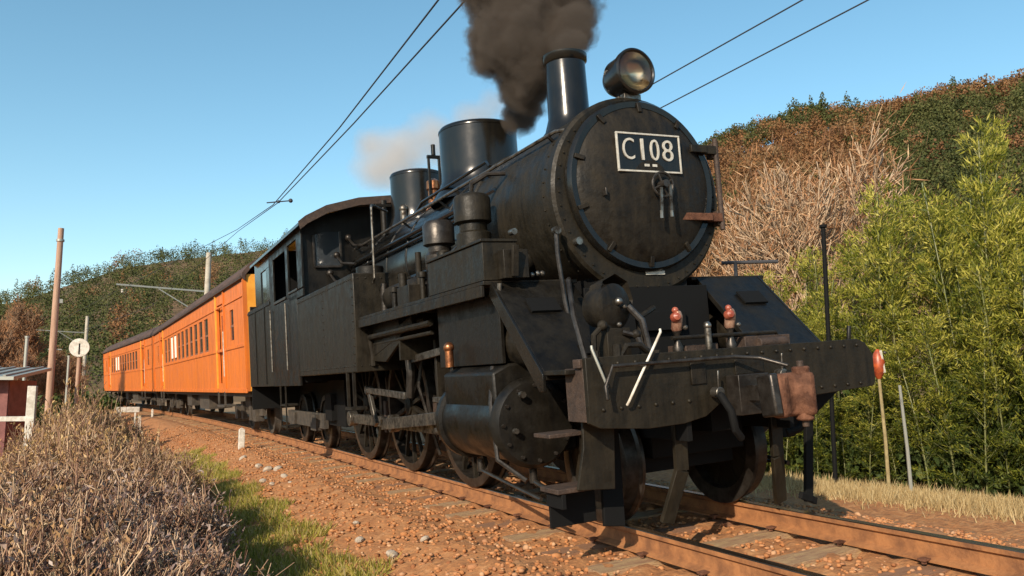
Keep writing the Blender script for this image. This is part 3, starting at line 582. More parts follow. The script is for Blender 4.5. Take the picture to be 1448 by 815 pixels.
# --- cylinders and valve gear
def wheel(y, r, x, ns, drv, cw=0):
    s = 1 if x > 0 else -1
    w = lp('driving_wheel' if drv else 'carrying_wheel', MB().lathe([(.09 if drv else .06, -.02), (.11 if drv else .08, .0), (.11 if drv else .08, .10), (.05, .12)], (x - s * .03, y, r), (s, 0, 0), 20), 'black_dusty', bev=0)
    sp = MB()
    for k in range(ns):
        a = 2 * pi * k / ns + .2; sp.obox((x + s * .03, y + .08 * cos(a), r + .08 * sin(a)), (x + s * .02, y + (r - .08) * cos(a), r + (r - .08) * sin(a)), .045, .04, (s, 0, 0))
    if cw: sp.prism([(y + (r - .075) * cos(a), r + (r - .075) * sin(a)) for a in np.linspace(cw - .62, cw + .62, 12)], 'x', x - .01, x + .055 * s + .012)
    if not drv: sp.lathe([(.06, 0), (r - .07, .02), (r - .07, .05), (.06, .05)], (x, y, r), (s, 0, 0), 28)
    lp('spokes', sp, 'black_dusty', w, 0)
    lp('tyre', MB().lathe([(r - .085, -.065), (r + .025, -.07), (r + .028, -.045), (r + .004, -.03), (r - .002, .07), (r - .02, .075), (r - .085, .075), (r - .085, -.065)], (x, y, r), (s, 0, 0), 48, False), 'dark_steel', w, 0)
    if x < 0: lp('axle', MB().cyl((-.55, y, r), (.55, y, r), .08, 14), 'deep_black', w, 0)
for s in (-1, 1):
    X = s * .565
    wheel(.93, .43, X, 9, False)
    for y, c in ((3.25, 2.2), (5.05, 2.2), (6.85, 2.2)): wheel(y, .76, X, 14, True, c if s < 0 else 2.2)
    for y in (9.25, 11.0): wheel(y, .43, X, 9, False)
    def mx(mb): return mb if s < 0 else mb.mirror()
    cy = lp('cylinder', mx(MB().lathe([(.12, -.08), (.30, -.06), (.33, -.02), (.33, .03), (.30, .04), (.30, 1.06), (.33, 1.07), (.33, 1.13), (.12, 1.15)], (-1.02, 1.10, .74), (0, 1, 0), 32)), 'black', bev=0)
    for k in range(12):
        a = 2 * pi * k / 12; lp('cover_bolt', mx(MB().cyl((-1.02 + .27 * cos(a), 1.045, .74 + .27 * sin(a)), (-1.02 + .27 * cos(a), 1.015, .74 + .27 * sin(a)), .014, 6)), 'dark_steel', cy, 0)
    lp('cylinder_jacket', mx(MB().prism([(-1.28, .66), (-1.29, 1.12), (-1.15, 1.18), (-.62, 1.18), (-.62, .5), (-1.12, .46)], 'y', 1.16, 2.14)), 'black', cy, .02)
    lp('cylinder_cock', mx(MB().cyl((-1.02, 1.15, .40), (-1.02, 1.15, .30), .03, 10).cyl((-1.02, 2.1, .40), (-1.02, 2.1, .30), .03, 10).tube([(-1.02, 1.15, .31), (-1.02, .85, .26), (-1.02, .7, .24)], .018, 8).tube([(-1.02, 2.1, .31), (-1.1, .9, .22)], .015, 8)), 'dark_steel', cy, 0)
    vc = lp('valve_chest', mx(MB().lathe([(.09, -.16), (.10, -.05), (.17, -.04), (.18, .0), (.18, 1.2), (.17, 1.24), (.09, 1.25)], (-.98, 1.05, 1.32), (0, 1, 0), 24)), 'black_dusty', bev=0)
    lp('relief_valve', mx(MB().cyl((-1.30, 1.95, 1.18), (-1.30, 1.95, 1.32), .035, 10).sphere((-1.30, 1.95, 1.34), .045, 10, 7)), 'copper', vc, 0)
    lp('chest_cover_bolt', mx(MB().cyl((-1.1, .99, 1.27), (-1.1, .95, 1.27), .02, 8).cyl((-.87, .99, 1.4), (-.87, .95, 1.4), .02, 8).cyl((-1.15, 1.0, .95), (-1.15, .96, .95), .025, 8).cyl((-1.22, 1.0, .7), (-1.22, .96, .7), .02, 8)), 'steel', vc, 0)
    lp('slide_bar', mx(MB().box(-1.06, -.98, 2.2, 3.05, .86, .91).box(-1.06, -.98, 2.2, 3.05, .58, .62)), 'steel')
    lp('crosshead', mx(MB().box(-1.10, -.95, 2.45, 2.70, .62, .86).cyl((-1.02, 2.2, .74), (-1.02, 2.5, .74), .035, 12)), 'steel')
    a = 3.9
    def pin(y): return (y + .26 * cos(a), .76 + .26 * sin(a))
    q = [pin(y) for y in (3.25, 5.05, 6.85)]
    lp('main_rod', mx(MB().obox((-1.0, 2.58, .74), (-1.0, q[1][0], q[1][1]), .055, .12)), 'steel')
    rod = MB().obox((-.86, q[0][0], q[0][1]), (-.86, q[2][0], q[2][1]), .05, .12)
    for yy, zz in q: rod.cyl((-.82, yy, zz), (-.93, yy, zz), .10, 18)
    lp('coupling_rod', mx(rod), 'steel')
    lp('return_crank', mx(MB().obox((-1.08, q[1][0], q[1][1]), (-1.08, 5.10, .98), .04, .09).cyl((-1.04, 5.1, .98), (-1.12, 5.1, .98), .05, 12)), 'steel')
    lp('eccentric_rod', mx(MB().obox((-1.10, 5.10, .98), (-1.10, 3.72, .92), .03, .07)), 'steel')
    lp('expansion_link', mx(MB().tube([(-1.05, 3.72, .90), (-1.05, 3.66, 1.15), (-1.05, 3.72, 1.45)], .045, 8)), 'dark_steel')
    lp('radius_rod', mx(MB().obox((-1.03, 3.68, 1.28), (-1.03, 2.4, 1.36), .03, .07)), 'steel')
    lp('combination_lever', mx(MB().obox((-1.08, 2.40, 1.42), (-1.08, 2.52, .55), .03, .06).obox((-1.08, 2.52, .58), (-1.08, 2.62, .62), .03, .05)), 'steel')
    lp('gear_bracket', mx(MB().box(-1.0, -.6, 3.05, 3.10, .5, 1.45).obox((-1.18, 3.1, 1.65), (-1.18, 4.4, 1.4), .05, .1)), 'black_dusty')
    lp('sand_pipe', mx(MB().tube([(-.65, 4.2, 1.7), (-.8, 4.15, 1.0), (-.62, 4.1, .25)], .02, 8)), 'dark_steel', None, 0)
    for y in (2.42, 4.12, 5.95):
        lp('brake_shoe', mx(MB().box(-.63, -.50, y, y + .09, .40, .80).obox((-.56, y + .04, .8), (-.56, y + .1, 1.1), .04, .05)), 'rust_sun_brown')
    lp('wheel_guard', mx(MB().box(-.78, -.70, 7.4, 8.4, .42, 1.1).box(-.86, -.60, 7.9, 8.3, .5, .9)), 'deep_black')
    lp('trailing_truck', mx(MB().box(-.80, -.72, 8.7, 11.6, .34, .58).prism([(9.0, .56), (9.5, .56), (9.45, .30), (9.05, .30)], 'x', -.85, -.70).prism([(10.75, .56), (11.25, .56), (11.2, .30), (10.8, .30)], 'x', -.85, -.70)), 'under')
# --- side tanks, cab, bunker
for s in (-1, 1):
    def mx(mb): return mb if s < 0 else mb.mirror()
    tk = lp('side_tank', mx(MB().box(-1.385, -.74, 4.45, 7.45, 1.19, 2.28)), 'black_warm', bev=.012, label='riveted side tank ahead of the cab')
    rv = MB()
    for y in np.arange(4.52, 7.4, .09):
        for z in (1.26, 2.22): rv.sphere((-1.386, y, z), .010, 6, 4)
    for z in np.arange(1.3, 2.2, .09):
        for y in (4.50, 5.9): rv.sphere((-1.386, y, z), .010, 6, 4)
    for x in np.arange(-1.33, -.8, .09):
        for z in (1.26, 2.22): rv.sphere((x, 4.449, z), .010, 6, 4)
    o = lp('rivets', mx(rv), 'black_warm', tk, 0); o['kind'] = 'stuff'
    lp('tank_handrail', mx(MB().tube([(-1.18, 4.36, 2.15), (-1.18, 4.30, 2.2), (-1.18, 4.28, 2.98), (-1.16, 4.34, 3.02), (-.9, 4.6, 3.0)], .014, 8)), 'steel', tk, 0)
    lp('tank_step', mx(MB().box(-1.42, -1.25, 4.6, 4.9, .78, .81).obox((-1.38, 4.62, 1.2), (-1.38, 4.62, .8), .03, .03).obox((-1.38, 4.88, 1.2), (-1.38, 4.88, .8), .03, .03)), 'black_dusty', tk, 0)
    lp('tank_filler', mx(MB().cyl((-1.05, 4.9, 2.28), (-1.05, 4.9, 2.40), .16, 18)), 'black', tk)
    cs = MB().prism([(7.454, 1.08), (8.15, 1.08), (8.15, 2.38), (9.25, 2.38), (9.25, 1.08), (12.1, 1.08), (12.1, 2.48), (9.62, 2.48), (9.62, 3.30), (9.25, 3.30), (8.15, 3.30), (7.02, 3.30), (7.02, 3.12), (7.9, 3.05), (7.9, 2.30), (7.454, 2.30)], 'x', -1.385, -1.355)
    cs = MB().box(-1.385, -1.355, 7.454, 9.25, 1.06, 2.36).box(-1.385, -1.355, 7.02, 8.0, 2.3, 2.40).box(-1.385, -1.355, 7.02, 7.35, 2.42, 3.30).box(-1.385, -1.355, 8.02, 8.2, 2.362, 3.30).box(-1.385, -1.355, 8.202, 9.25, 3.1, 3.30).box(-1.385, -1.355, 7.352, 8.018, 3.14, 3.30).box(-1.385, -1.355, 9.252, 9.6, 1.06, 3.30)
    cab = lp('cab_side', mx(cs), 'black')
    lp('cab_window_rim', mx(MB().box(-1.40, -1.387, 8.22, 9.23, 2.37, 2.41).box(-1.40, -1.387, 7.37, 8.0, 2.41, 2.44)), 'dark_steel', cab)
    lp('cab_handrail', mx(MB().tube([(-1.42, 9.45, 1.3), (-1.42, 9.45, 2.3)], .015, 8).tube([(-1.42, 8.15, 1.3), (-1.42, 8.15, 2.3)], .015, 8)), 'steel', cab, 0)
    lp('cab_step', mx(MB().box(-1.40, -1.18, 8.6, 9.0, .42, .45).box(-1.40, -1.2, 8.6, 9.0, .75, .78).box(-1.395, -1.375, 8.58, 8.6, .4, 1.06).box(-1.395, -1.375, 9.0, 9.02, .4, 1.06)), 'black_dusty', cab, 0)
    lp('bunker_side', mx(MB().box(-1.385, -1.35, 9.603, 12.1, 1.06, 2.50)), 'black_warm')
    lp('bunker_rib', mx(MB().box(-1.40, -1.386, 10.2, 10.26, 1.1, 2.46).box(-1.40, -1.386, 11.2, 11.26, 1.1, 2.46).box(-1.40, -1.386, 9.62, 12.08, 2.42, 2.47)), 'black', None, 0)
    lp('bunker_post', mx(MB().box(-1.385, -1.35, 10.45, 11.1, 2.502, 3.32).box(-1.385, -1.35, 9.603, 10.449, 3.05, 3.31).box(-1.385, -1.35, 9.603, 9.9, 2.502, 3.048)), 'black_gloss')
lp('bunker_floor', MB().box(-1.34, 1.34, 9.5, 12.05, 1.06, 1.5).box(-1.349, 1.349, 12.06, 12.1, 1.06, 2.6).box(-1.349, 1.349, 9.64, 9.68, 1.1, 2.5), 'black')
lp('rear_beam', MB().box(-1.36, 1.36, 12.105, 12.16, .62, 1.12), 'deep_black')
for s in (-1, 1): lp('bunker_window', MB().box(s * 1.362 - .006, s * 1.362 + .006, 9.9, 10.45, 2.503, 3.048), 'glass')
coalb = MB()
for i in range(130): coalb.sphere((random.uniform(-1.25, 1.25), random.uniform(9.9, 11.9), 2.30 + random.uniform(0, .25)), random.uniform(.07, .14), 5, 3, (1, 1, .8))
coalb.box(-1.33, 1.33, 9.72, 12.0, 1.6, 2.3)
lp('coal', coalb, 'deep_black', None, 0)['kind'] = 'stuff'
lp('cab_front', MB().prism([(-1.35, 2.3), (-1.35, 3.30), (-1.07, 3.44), (-.61, 3.56), (0, 3.62), (.61, 3.56), (1.07, 3.44), (1.35, 3.30), (1.35, 2.3), (.75, 2.3), (.66, 2.75), (.4, 3.02), (0, 3.13), (-.4, 3.02), (-.66, 2.75), (-.75, 2.3)], 'y', 7.08, 7.11), 'black')
for s in (-1, 1):
    o = lp('cab_window', MB().prism([(s * .82, 2.7), (s * 1.2, 2.7), (s * 1.2, 3.15), (s * 1.05, 3.2), (s * .82, 3.2)], 'y', 7.06, 7.078), 'glass')
    lp('window_frame', MB().obox((s * .82, 7.05, 2.7), (s * 1.2, 7.05, 2.7), .03, .03).obox((s * .82, 7.05, 2.7), (s * .82, 7.05, 3.2), .03, .03).obox((s * 1.2, 7.05, 2.7), (s * 1.2, 7.05, 3.15), .03, .03), 'dark_steel', o)
lp('cab_floor_dark_wall', MB().box(-.05, .05, 7.92, 9.55, 1.2, 3.5).box(-1.34, 1.34, 9.5, 9.55, 2.4, 3.3).box(-1.34, 1.34, 7.5, 9.6, 1.1, 1.18).box(-.7, .7, 7.2, 7.9, 1.2, 2.9), 'deep_black')  # floor and backhead, with an added centre wall to keep the cab dark
arc = [(-1.46, 3.27), (-1.36, 3.35), (-1.07, 3.50), (-.61, 3.62), (0, 3.68), (.61, 3.62), (1.07, 3.50), (1.36, 3.35), (1.46, 3.27)]
rf = lp('cab_roof', MB().prism(arc + [(x, z - .045) for x, z in arc[::-1]], 'y', 6.75, 11.15), 'black_gloss', None, .004)
lp('roof_rim', MB().prism([(x * 1.004, z + .012) for x, z in arc] + [(x * .985, z - .10) for x, z in arc[::-1]], 'y', 6.72, 6.748), 'rust_sun_brown', rf)  # brown here stands in for sunlight on the front fascia
lp('roof_vent', MB().box(-.4, .4, 8.0, 8.8, 3.66, 3.76), 'black', rf)
lp('roof_whistle', MB().cyl((-.85, 8.9, 3.54), (-.85, 8.9, 3.78), .04, 10), 'dark_steel', rf)
for y, x, z in ((7.0, -.9, 2.85), (7.0, -.72, 3.1), (7.02, -1.0, 2.6)): lp('pipe_valve', MB().sphere((x, y - .03, z), .05, 10, 7).tube([(x, y, z), (x, y - .3, z - .15), (x + .1, y - .6, z - .2)], .018, 8), 'dark_steel', None, 0)
# ================================================================== COACHES
WIN = [4.9 + .98 * i for i in range(11)]
def coach(s_front, label, first):
    L = 19.4; pf = track(s_front); pr = track(s_front + L); pm = (pf + pr) / 2
    d = (pr - pf).normalized(); ang = atan2(-d.x, d.y)
    e = (Matrix.Rotation(ang, 4, 'Z') @ Matrix.Rotation(-CANT, 4, 'Y')).to_euler()
    c = tag(empty('passenger_coach', pf, e), label, 'railway coach', 'orange coaches behind the locomotive')
    z0, z1 = .97, 3.28; x = 1.37
    for s in (-1, 1):
        w = MB(); wz0, wz1 = 1.95, 2.78; X0, X1 = (s * x, s * (x - .05)) if s > 0 else (s * x, s * (x - .05))
        def bx(a, b, c0, d0): w.box(min(X0, X1), max(X0, X1), a, b, c0, d0)
        holes = [(q, q + .64, wz0, wz1) for q in WIN] + [(1.3, 1.75, 2.05, 2.7), (L - 1.75, L - 1.3, 2.05, 2.7), (2.55, 3.45, 1.15, 2.95), (L - 3.45, L - 2.55, 1.15, 2.95)]
        holes.sort(); y = 0
        for a, b, c0, d0 in holes:
            bx(y, a, z0, z1); bx(a, b, z0, c0); bx(a, b, d0, z1); y = b
        bx(y, L, z0, z1)
        side = part(c, 'side_wall', w, 'orange')
        xs = sorted((s * (x + .001), s * (x + .022)))
        part(side, 'belt_rail', MB().box(xs[0], xs[1], .02, L - .02, 1.86, 1.92).box(xs[0], xs[1], .02, L - .02, 2.86, 2.90).box(xs[0], xs[1], 0, L, z0 - .03, z0 + .05), 'orange', .003)
        for k, yy in enumerate((.04, 2.42, 3.55, L - 3.55, L - 2.42, L - .04)):
            part(side, 'cover_strip', MB().box(*sorted((s * (x + .001), s * (x + .03))), yy - .035, yy + .035, z0 + .06, 3.2), 'orange_pale' if k in (2, 3) else 'orange')
        for q in WIN + [1.3 - .1, L - 1.75 - .1]:
            wd = .64 if q in WIN else .65
            f = part(c, 'window', MB().box(*sorted((s * (x - .012), s * (x - .04))), q + .002, q + .04, wz0 + .002, wz1 - .002).box(*sorted((s * (x - .012), s * (x - .04))), q + wd - .04, q + wd - .002, wz0 + .002, wz1 - .002).box(*sorted((s * (x - .012), s * (x - .04))), q + .041, q + wd - .041, 2.33, 2.38).box(*sorted((s * (x - .012), s * (x - .04))), q + .041, q + wd - .041, wz0 + .002, wz0 + .04), 'winframe')
            part(f, 'pane', MB().box(*sorted((s * (x - .022), s * (x - .028))), q + .041, q + wd - .041, wz0 + .041, wz1 - .003), 'glass')
            if s < 0 and q in (WIN[7], WIN[8]): part(f, 'pane_reflection', MB().box(s * (x - .0115) - .004, s * (x - .0115), q + .06, q + wd - .06, wz0 + (.1 if q != WIN[5] else .3), wz1 - .03), 'pane_glare')  # cream panel stands in for the bright reflection in these panes
        for q in (2.55, L - 3.45):
            d_ = part(c, 'door', MB().box(*sorted((s * (x - .07), s * (x - .11))), q, q + .9, 1.15, 2.95), 'orange')
            part(d_, 'door_window', MB().box(*sorted((s * (x - .065), s * (x - .0701))), q + .22, q + .68, 2.0, 2.7), 'glass')
            part(d_, 'door_handle', MB().obox((s * (x + .03), q - .06, 1.3), (s * (x + .03), q - .06, 2.3), .025, .025), 'white')
            part(c, 'door_step', MB().box(*sorted((s * (x + .06), s * (x - .2))), q, q + .9, .62, .66).box(*sorted((s * (x + .04), s * (x + .0))), q, q + .03, .62, .96).box(*sorted((s * (x + .04), s * (x + .0))), q + .87, q + .9, .62, .96), 'under')
    for ya, yb in ((-.0, .05), (L - .05, L)):
        ew = part(c, 'end_wall', MB().box(-x + .051, -.42, ya, yb, z0, z1).box(.42, x - .051, ya, yb, z0, z1).box(-.419, .419, ya, yb, 2.95, z1), 'orange_pale' if (ya < 1 and first) else 'orange')  # lead coach's front end made paler to carry the sun glare
    part(c, 'gangway', MB().box(-.52, -.42, -.28, -.001, 1.0, 3.0).box(.42, .52, -.28, -.001, 1.0, 3.0).box(-.52, .52, -.28, -.001, 3.002, 3.1), 'deep_black')
    part(c, 'floor', MB().box(-1.31, 1.31, .05, L - .05, .98, 1.1), 'under')
    rp = [(x + .05, 3.22), (x + .03, 3.32), (1.25, 3.50), (.95, 3.68), (.5, 3.80), (0, 3.84)]; rp = [(-a, b) for a, b in rp] + [(a, b) for a, b in rp[::-1][1:]]
    rf = part(c, 'roof', MB().prism(rp + [(a * .96, b - .06) for a, b in rp[::-1]], 'y', -.05, L + .05), 'roof')
    for k in range(7): part(rf, 'ventilator', MB().cyl((0, 1.9 + k * 2.6, 3.8), (0, 1.9 + k * 2.6, 3.95), .16, 12, .20), 'roof')
    part(rf, 'gutter', MB().box(-x - .065, -x - .03, 0, L, 3.20, 3.25).box(x + .03, x + .065, 0, L, 3.20, 3.25), 'rust_sun_brown')
    st = MB()
    for q in WIN:
        for s in (-1, 1): st.box(*sorted((s * .45, s * 1.25)), q - .12, q - .02, 1.4, 2.15)
    part(c, 'seat_backs', st, mat('blue_seat', (.06, .10, .18), .9))['kind'] = 'stuff'
    for yb in (2.6, L - 2.6):
        b = MB()
        for s in (-1, 1):
            b.box(*sorted((s * .90, s * .82)), yb - 1.55, yb + 1.55, .42, .62)
            for dy in (-1.05, 1.05): b.box(*sorted((s * .98, s * .80)), yb + dy - .16, yb + dy + .16, .30, .58).box(*sorted((s * .95, s * .85)), yb + dy * .45 - .12, yb + dy * .45 + .12, .30, .70)
        b.box(-.9, .9, yb - .3, yb + .3, .5, .9)
        bg_ = part(c, 'bogie', b, 'under')
        for dy in (-1.05, 1.05):
            for s in (-1, 1): part(bg_, 'wheel', MB().lathe([(.05, -.05), (.40, -.05), (.455, -.06), (.43, -.02), (.425, .06), (.36, .06), (.34, .02), (.1, .02), (.08, .08)], (s * .565, yb + dy, .43), (s, 0, 0), 28), 'under')
    part(c, 'underfloor_box', MB().box(-1.1, -.5, 7.0, 8.8, .45, .96), 'under'); part(c, 'underfloor_box', MB().box(-1.15, -.6, 10.2, 11.2, .5, .96), 'under')
    part(c, 'truss', MB().box(-1.25, -1.18, .3, L - .3, .85, .966).box(1.18, 1.25, .3, L - .3, .85, .966).cyl((-.8, 9.2, .7), (-.8, 10.1, .7), .2, 14), 'under')
    return c
coach(12.45, 'orange passenger coach with dark windows coupled right behind the locomotive', True)
coach(32.25, 'second orange passenger coach, farther off and ending at the left', False)
#coach(52.05, 'rearmost orange passenger coach, mostly hidden round the curve', False)

# ================================================================== OVERHEAD LINE
def mast(s, u, h, arm, label):
    b = flat(s, u, GZ - .3); a = max(0, (s - S0) / RAD)
    m_ = tag(empty('catenary_mast', b, (0, 0, a)), label, 'mast', 'concrete masts of the overhead line')
    part(m_, 'pole', MB().lathe([(.19, 0), (.15, h)], (0, 0, 0), (0, 0, 1), 16), 'concrete')
    part(m_, 'arm', MB().obox((.1, 0, 7.35), (-arm, 0, 7.45), .09, .09), 'galv')
    part(m_, 'brace', MB().obox((-.1, 0, 5.9), (-arm * .55, 0, 7.35), .06, .06), 'galv')
    part(m_, 'insulator', MB().lathe([(.03, 0), (.07, .05), (.03, .1), (.07, .15), (.03, .2)], (-arm + .3, 0, 7.0), (0, 0, 1), 10), 'white')
mast(44.5, 2.7, 9.6, 4.7, 'pale concrete mast rising behind the first orange coach')
mast(86, 2.7, 9.0, 4.4, 'far concrete mast seen just left of the last coach')
def wire(name, pts, r, label, cat, group=None):
    return tag(part(None, name, MB().tube(pts, r, 6), 'wire'), label, cat, group)
A1 = at_z(620, 0, 5.6); A2 = at_z(480, 181, 5.6); A3 = at_z(386, 290, 5.6); A4 = at_d(335, 325, 36)
def ext(a, b, k): a = Vector(a); b = Vector(b); return a + (a - b) * k
w1 = [ext(A1, A2, 3), Vector(A1), Vector(A2), Vector(A3), Vector(A4), flat(44.5, -1.4, 6.6), flat(86, -1.2, 6.6)]
wire('catenary_wire', w1, .012, 'upper left of the two dark overhead wires above the coaches', 'wire')
B1 = at_z(655, 4, 5.1); B2 = at_z(500, 175, 5.1); B3 = at_z(393, 287, 5.1); B4 = at_d(337, 327, 34)
w2 = [ext(B1, B2, 3), Vector(B1), Vector(B2), Vector(B3), Vector(B4), flat(44.5, -.2, 5.5), flat(86, -.2, 5.5)]
wire('contact_wire', w2, .011, 'lower right of the two dark overhead wires above the coaches', 'wire')
pa = Vector(at_d(377, 287, hypot(*(np.array(B3) - CAM)[:2]))); pb = Vector(at_d(411, 284, hypot(*(np.array(B3) - CAM)[:2])))
po = tag(part(None, 'wire_spreader', MB().tube([pa, pb], .014, 6), 'wire'), 'short insulated spreader joining the two overhead wires above the cab', 'insulator')
part(po, 'insulator', MB().sphere(pb, .05, 8, 6).sphere((pa + pb) / 2, .035, 8, 6), 'wire')
for (p, q, lab) in (((1135, 0), (925, 118), 'upper of the two feeder wires crossing the sky right of the headlamp'), ((1228, 0), (940, 150), 'lower of the two feeder wires crossing the sky right of the headlamp')):
    a = at_z(*p, 7.5); b = at_z(*q, 7.45); d = Vector(b) - Vector(a); d.normalize()
    a = Vector(a); wire('feeder_wire', [a - d * 14 + Vector((0, 0, .25)), a - d * 6 + Vector((0, 0, .05)), a, Vector(b), Vector(b) + d * 12 + Vector((0, 0, .12)), Vector(b) + d * 28 + Vector((0, 0, .9))], .014, lab, 'wire')

# ================================================================== LEFT SIDE FURNITURE
def base(px, d, z=GZ - .05): q = at_d(px, 500, d); return Vector((q[0], q[1], z))
def ztop(px, py, d): return at_d(px, py, d)[2]
b = base(74, 34); h = ztop(74, 322, 34) - b.z
t = tag(empty('utility_pole', b), 'tall reddish brown wooden pole at the far left', 'pole')
part(t, 'pole', MB().lathe([(.125, -.2), (.12, h * .5), (.10, h)], (0, 0, 0), (0, 0, 1), 14), 'wood')
part(t, 'pole_step', MB().obox((-.15, 0, 3.0), (.3, 0, 3.0), .04, .04).box(.1, .22, -.05, .05, 4.7, 4.85), 'galv')
part(t, 'pole_band', MB().cyl((0, 0, h - .5), (0, 0, h - .42), .14, 14), 'galv')
for px, py, d, r, lab in ((37, 478, 26, .05, 'thin grey pole standing behind the shed roof'), (98, 505, 36, .05, 'short thin pole between the wooden pole and the round sign')):
    b = base(px, d); h = ztop(px, py, d) - b.z
    t = tag(part(None, 'thin_pole', MB().cyl((0, 0, -.2), (0, 0, h), r, 10).cyl((0, 0, h), (0, 0, h + .05), r * 1.3, 10), 'galv'), lab, 'pole'); t.location = b
# round sign
b = base(112, 22); zc = ztop(112, 492, 22) - b.z
t = tag(empty('round_sign', b, (0, 0, -radians(6))), 'round white sign disc with a dark upright mark on a thin post', 'sign')
part(t, 'post', MB().cyl((0, .03, -.2), (0, .03, zc), .045, 10), 'wood')
dd = part(t, 'disc', MB().lathe([(.0001, -.015), (.215, -.015), (.22, -.01), (.22, .01), (.0001, .01)], (0, -.03, zc), (0, 1, 0), 36, False), 'white')
part(dd, 'mark', MB().box(-.014, .014, -.052, -.046, zc - .16, zc + .10), 'deep_black')
part(t, 'post_cap', MB().box(-.04, .04, -.0, .08, zc - .34, zc - .25), 'rust_sun_brown')
# shed
q0 = base(-24, 20.5)
t = tag(empty('shed', q0, (0, 0, -radians(14))), 'small dark red shed with a flat grey roof behind the white rail', 'shed')
wl = MB()
for k in range(10): part(t, 'board', MB().box(-1.35 + k * .19, -1.35 + k * .19 + .18, -.02 + .008 * (k % 2), .02, 0, 1.75), 'redwood')
part(t, 'wall', MB().box(-1.35, .55, .021, 1.6, 0, 1.74), 'redwood')
part(t, 'door', MB().box(-.1, .32, -.045, -.021, .05, 1.5), 'wood')
rf = part(t, 'roof', MB().prism([(-.45, 1.74), (1.8, 1.98), (1.8, 2.05), (-.45, 1.81)], 'x', -1.6, .78), 'galv')
for k in range(8): part(rf, 'roof_rib', MB().obox((-1.5 + k * .3, -.44, 1.83), (-1.5 + k * .3, 1.78, 2.065), .05, .03), 'galv')
q1 = base(50, 13.5, GZ)
t = tag(empty('white_railing', q1, (0, 0, -radians(8))), 'white post with a horizontal rail in front of the shed', 'railing')
part(t, 'post', MB().box(-.055, .055, -.055, .055, -.2, ztop(48, 546, 13.5) - GZ), 'white', .006)
part(t, 'rail', MB().box(-3.5, -.056, -.03, .03, ztop(30, 591, 13.5) - GZ - .05, ztop(30, 591, 13.5) - GZ + .02), 'white', .004)
part(t, 'far_post', MB().box(-3.0, -2.9, -.05, .05, -.2, 1.0), 'white', .004)
# white trackside markers
for (px, pyb, pyt, u_, lab) in ((341, 634, 605, -1.75, 'nearest white marker post on the gravel beside the engine'), (196, 612, 588, -2.4, 'white marker post beyond the dry shrubs, under the coach doors'), (155, 578, 553, -2.2, 'farthest pale marker post at the rear coach'), (215, 590, 578, -1.9, 'low pale marker stub between the two white posts')):
    # find distance where the ground under the pixel is met
    best = min(np.arange(8, 60, .1), key=lambda dd_: abs(at_d(px, pyb, dd_)[2] - (bedz(u_of(at_d(px, pyb, dd_)[0], at_d(px, pyb, dd_)[1])) )))
    P = at_d(px, pyb, best); hh = ztop(px, pyt, best) - P[2]
    t = tag(empty('marker_post', P), lab, 'marker post', 'white posts along the shoulder')
    wd = .055 if px != 215 else .04
    part(t, 'post', MB().box(-wd, wd, -wd, wd, -.15, hh - .04), 'white', .006); part(t, 'cap', MB().prism([(-wd, hh - .038), (wd, hh - .038), (0, hh)], 'y', -wd, wd), 'white')
q = at_d(181, 580, 24); t = tag(part(None, 'low_board', MB().box(-.28, .28, -.03, .03, -.06, .08).box(-.2, -.16, -.02, .02, -.5, -.05).box(.16, .2, -.02, .02, -.5, -.05), 'white', .005), 'low white board lying beside the rear coach wheels', 'board'); t.location = q
# marker lamp on post at the right
q = at_z(1258, 700, GZ); d = hypot(q[0] - CAM[0], q[1] - CAM[1]); zt = ztop(1243, 535, d)
P0 = Vector((q[0], q[1], GZ - .1)); P1 = Vector(at_d(1243, 535, d))
t = tag(empty('reflector_post', P0), 'slender yellowish stake with an orange reflector at the edge of the grove', 'marker')
part(t, 'stake', MB().tube([(0, 0, 0), tuple((P1 - P0) * .5 + Vector((.02, 0, 0))), tuple(P1 - P0)], .028, 8, .022), 'stake')
c = P1 - P0
rf = part(t, 'reflector', MB().lathe([(.0001, -.03), (.04, 0), (.085, .10), (.09, .24), (.06, .36), (.02, .42)], c, (0, 0, 1), 16), 'orange_lens')
part(rf, 'reflector_face', MB().obox(c + Vector((.02, -.085, .08)), c + Vector((-.01, -.06, .40)), .03, .02, (0, 1, 0)), 'white'); part(rf, 'bolt', MB().sphere(c + Vector((.10, -.04, .37)), .025, 8, 6), 'steel')
q = at_z(1290, 705, GZ); t = tag(part(None, 'garden_stake', MB().tube([(0, 0, -.1), (-.04, 0, .7), (-.12, 0, 1.55)], .028, 8, .02), 'galv'), 'thin grey stake standing right of the orange reflector', 'stake'); t.location = (q[0], q[1], GZ)
q = at_z(1182, 692, GZ); d = hypot(q[0] - CAM[0], q[1] - CAM[1]); zt = ztop(1163, 322, d) - GZ
t = tag(part(None, 'dark_post', MB().cyl((0, 0, -.2), (0, 0, zt), .035, 10).cyl((0, 0, zt), (0, 0, zt + .04), .06, 10), 'deep_black'), 'thin dark post standing in the greenery above the coupler', 'post'); t.location = (q[0], q[1], GZ)
d2 = d; t = tag(part(None, 'horizontal_pipe', MB().tube([at_d(1020, 372, d2), at_d(1100, 370, d2)], .03, 8).tube([at_d(1040, 371, d2), list(at_d(1040, 371, d2)[:2]) + [GZ - .1]], .03, 8), 'wire'), 'thin dark rail against the pale trees beside the smokebox', 'rail')

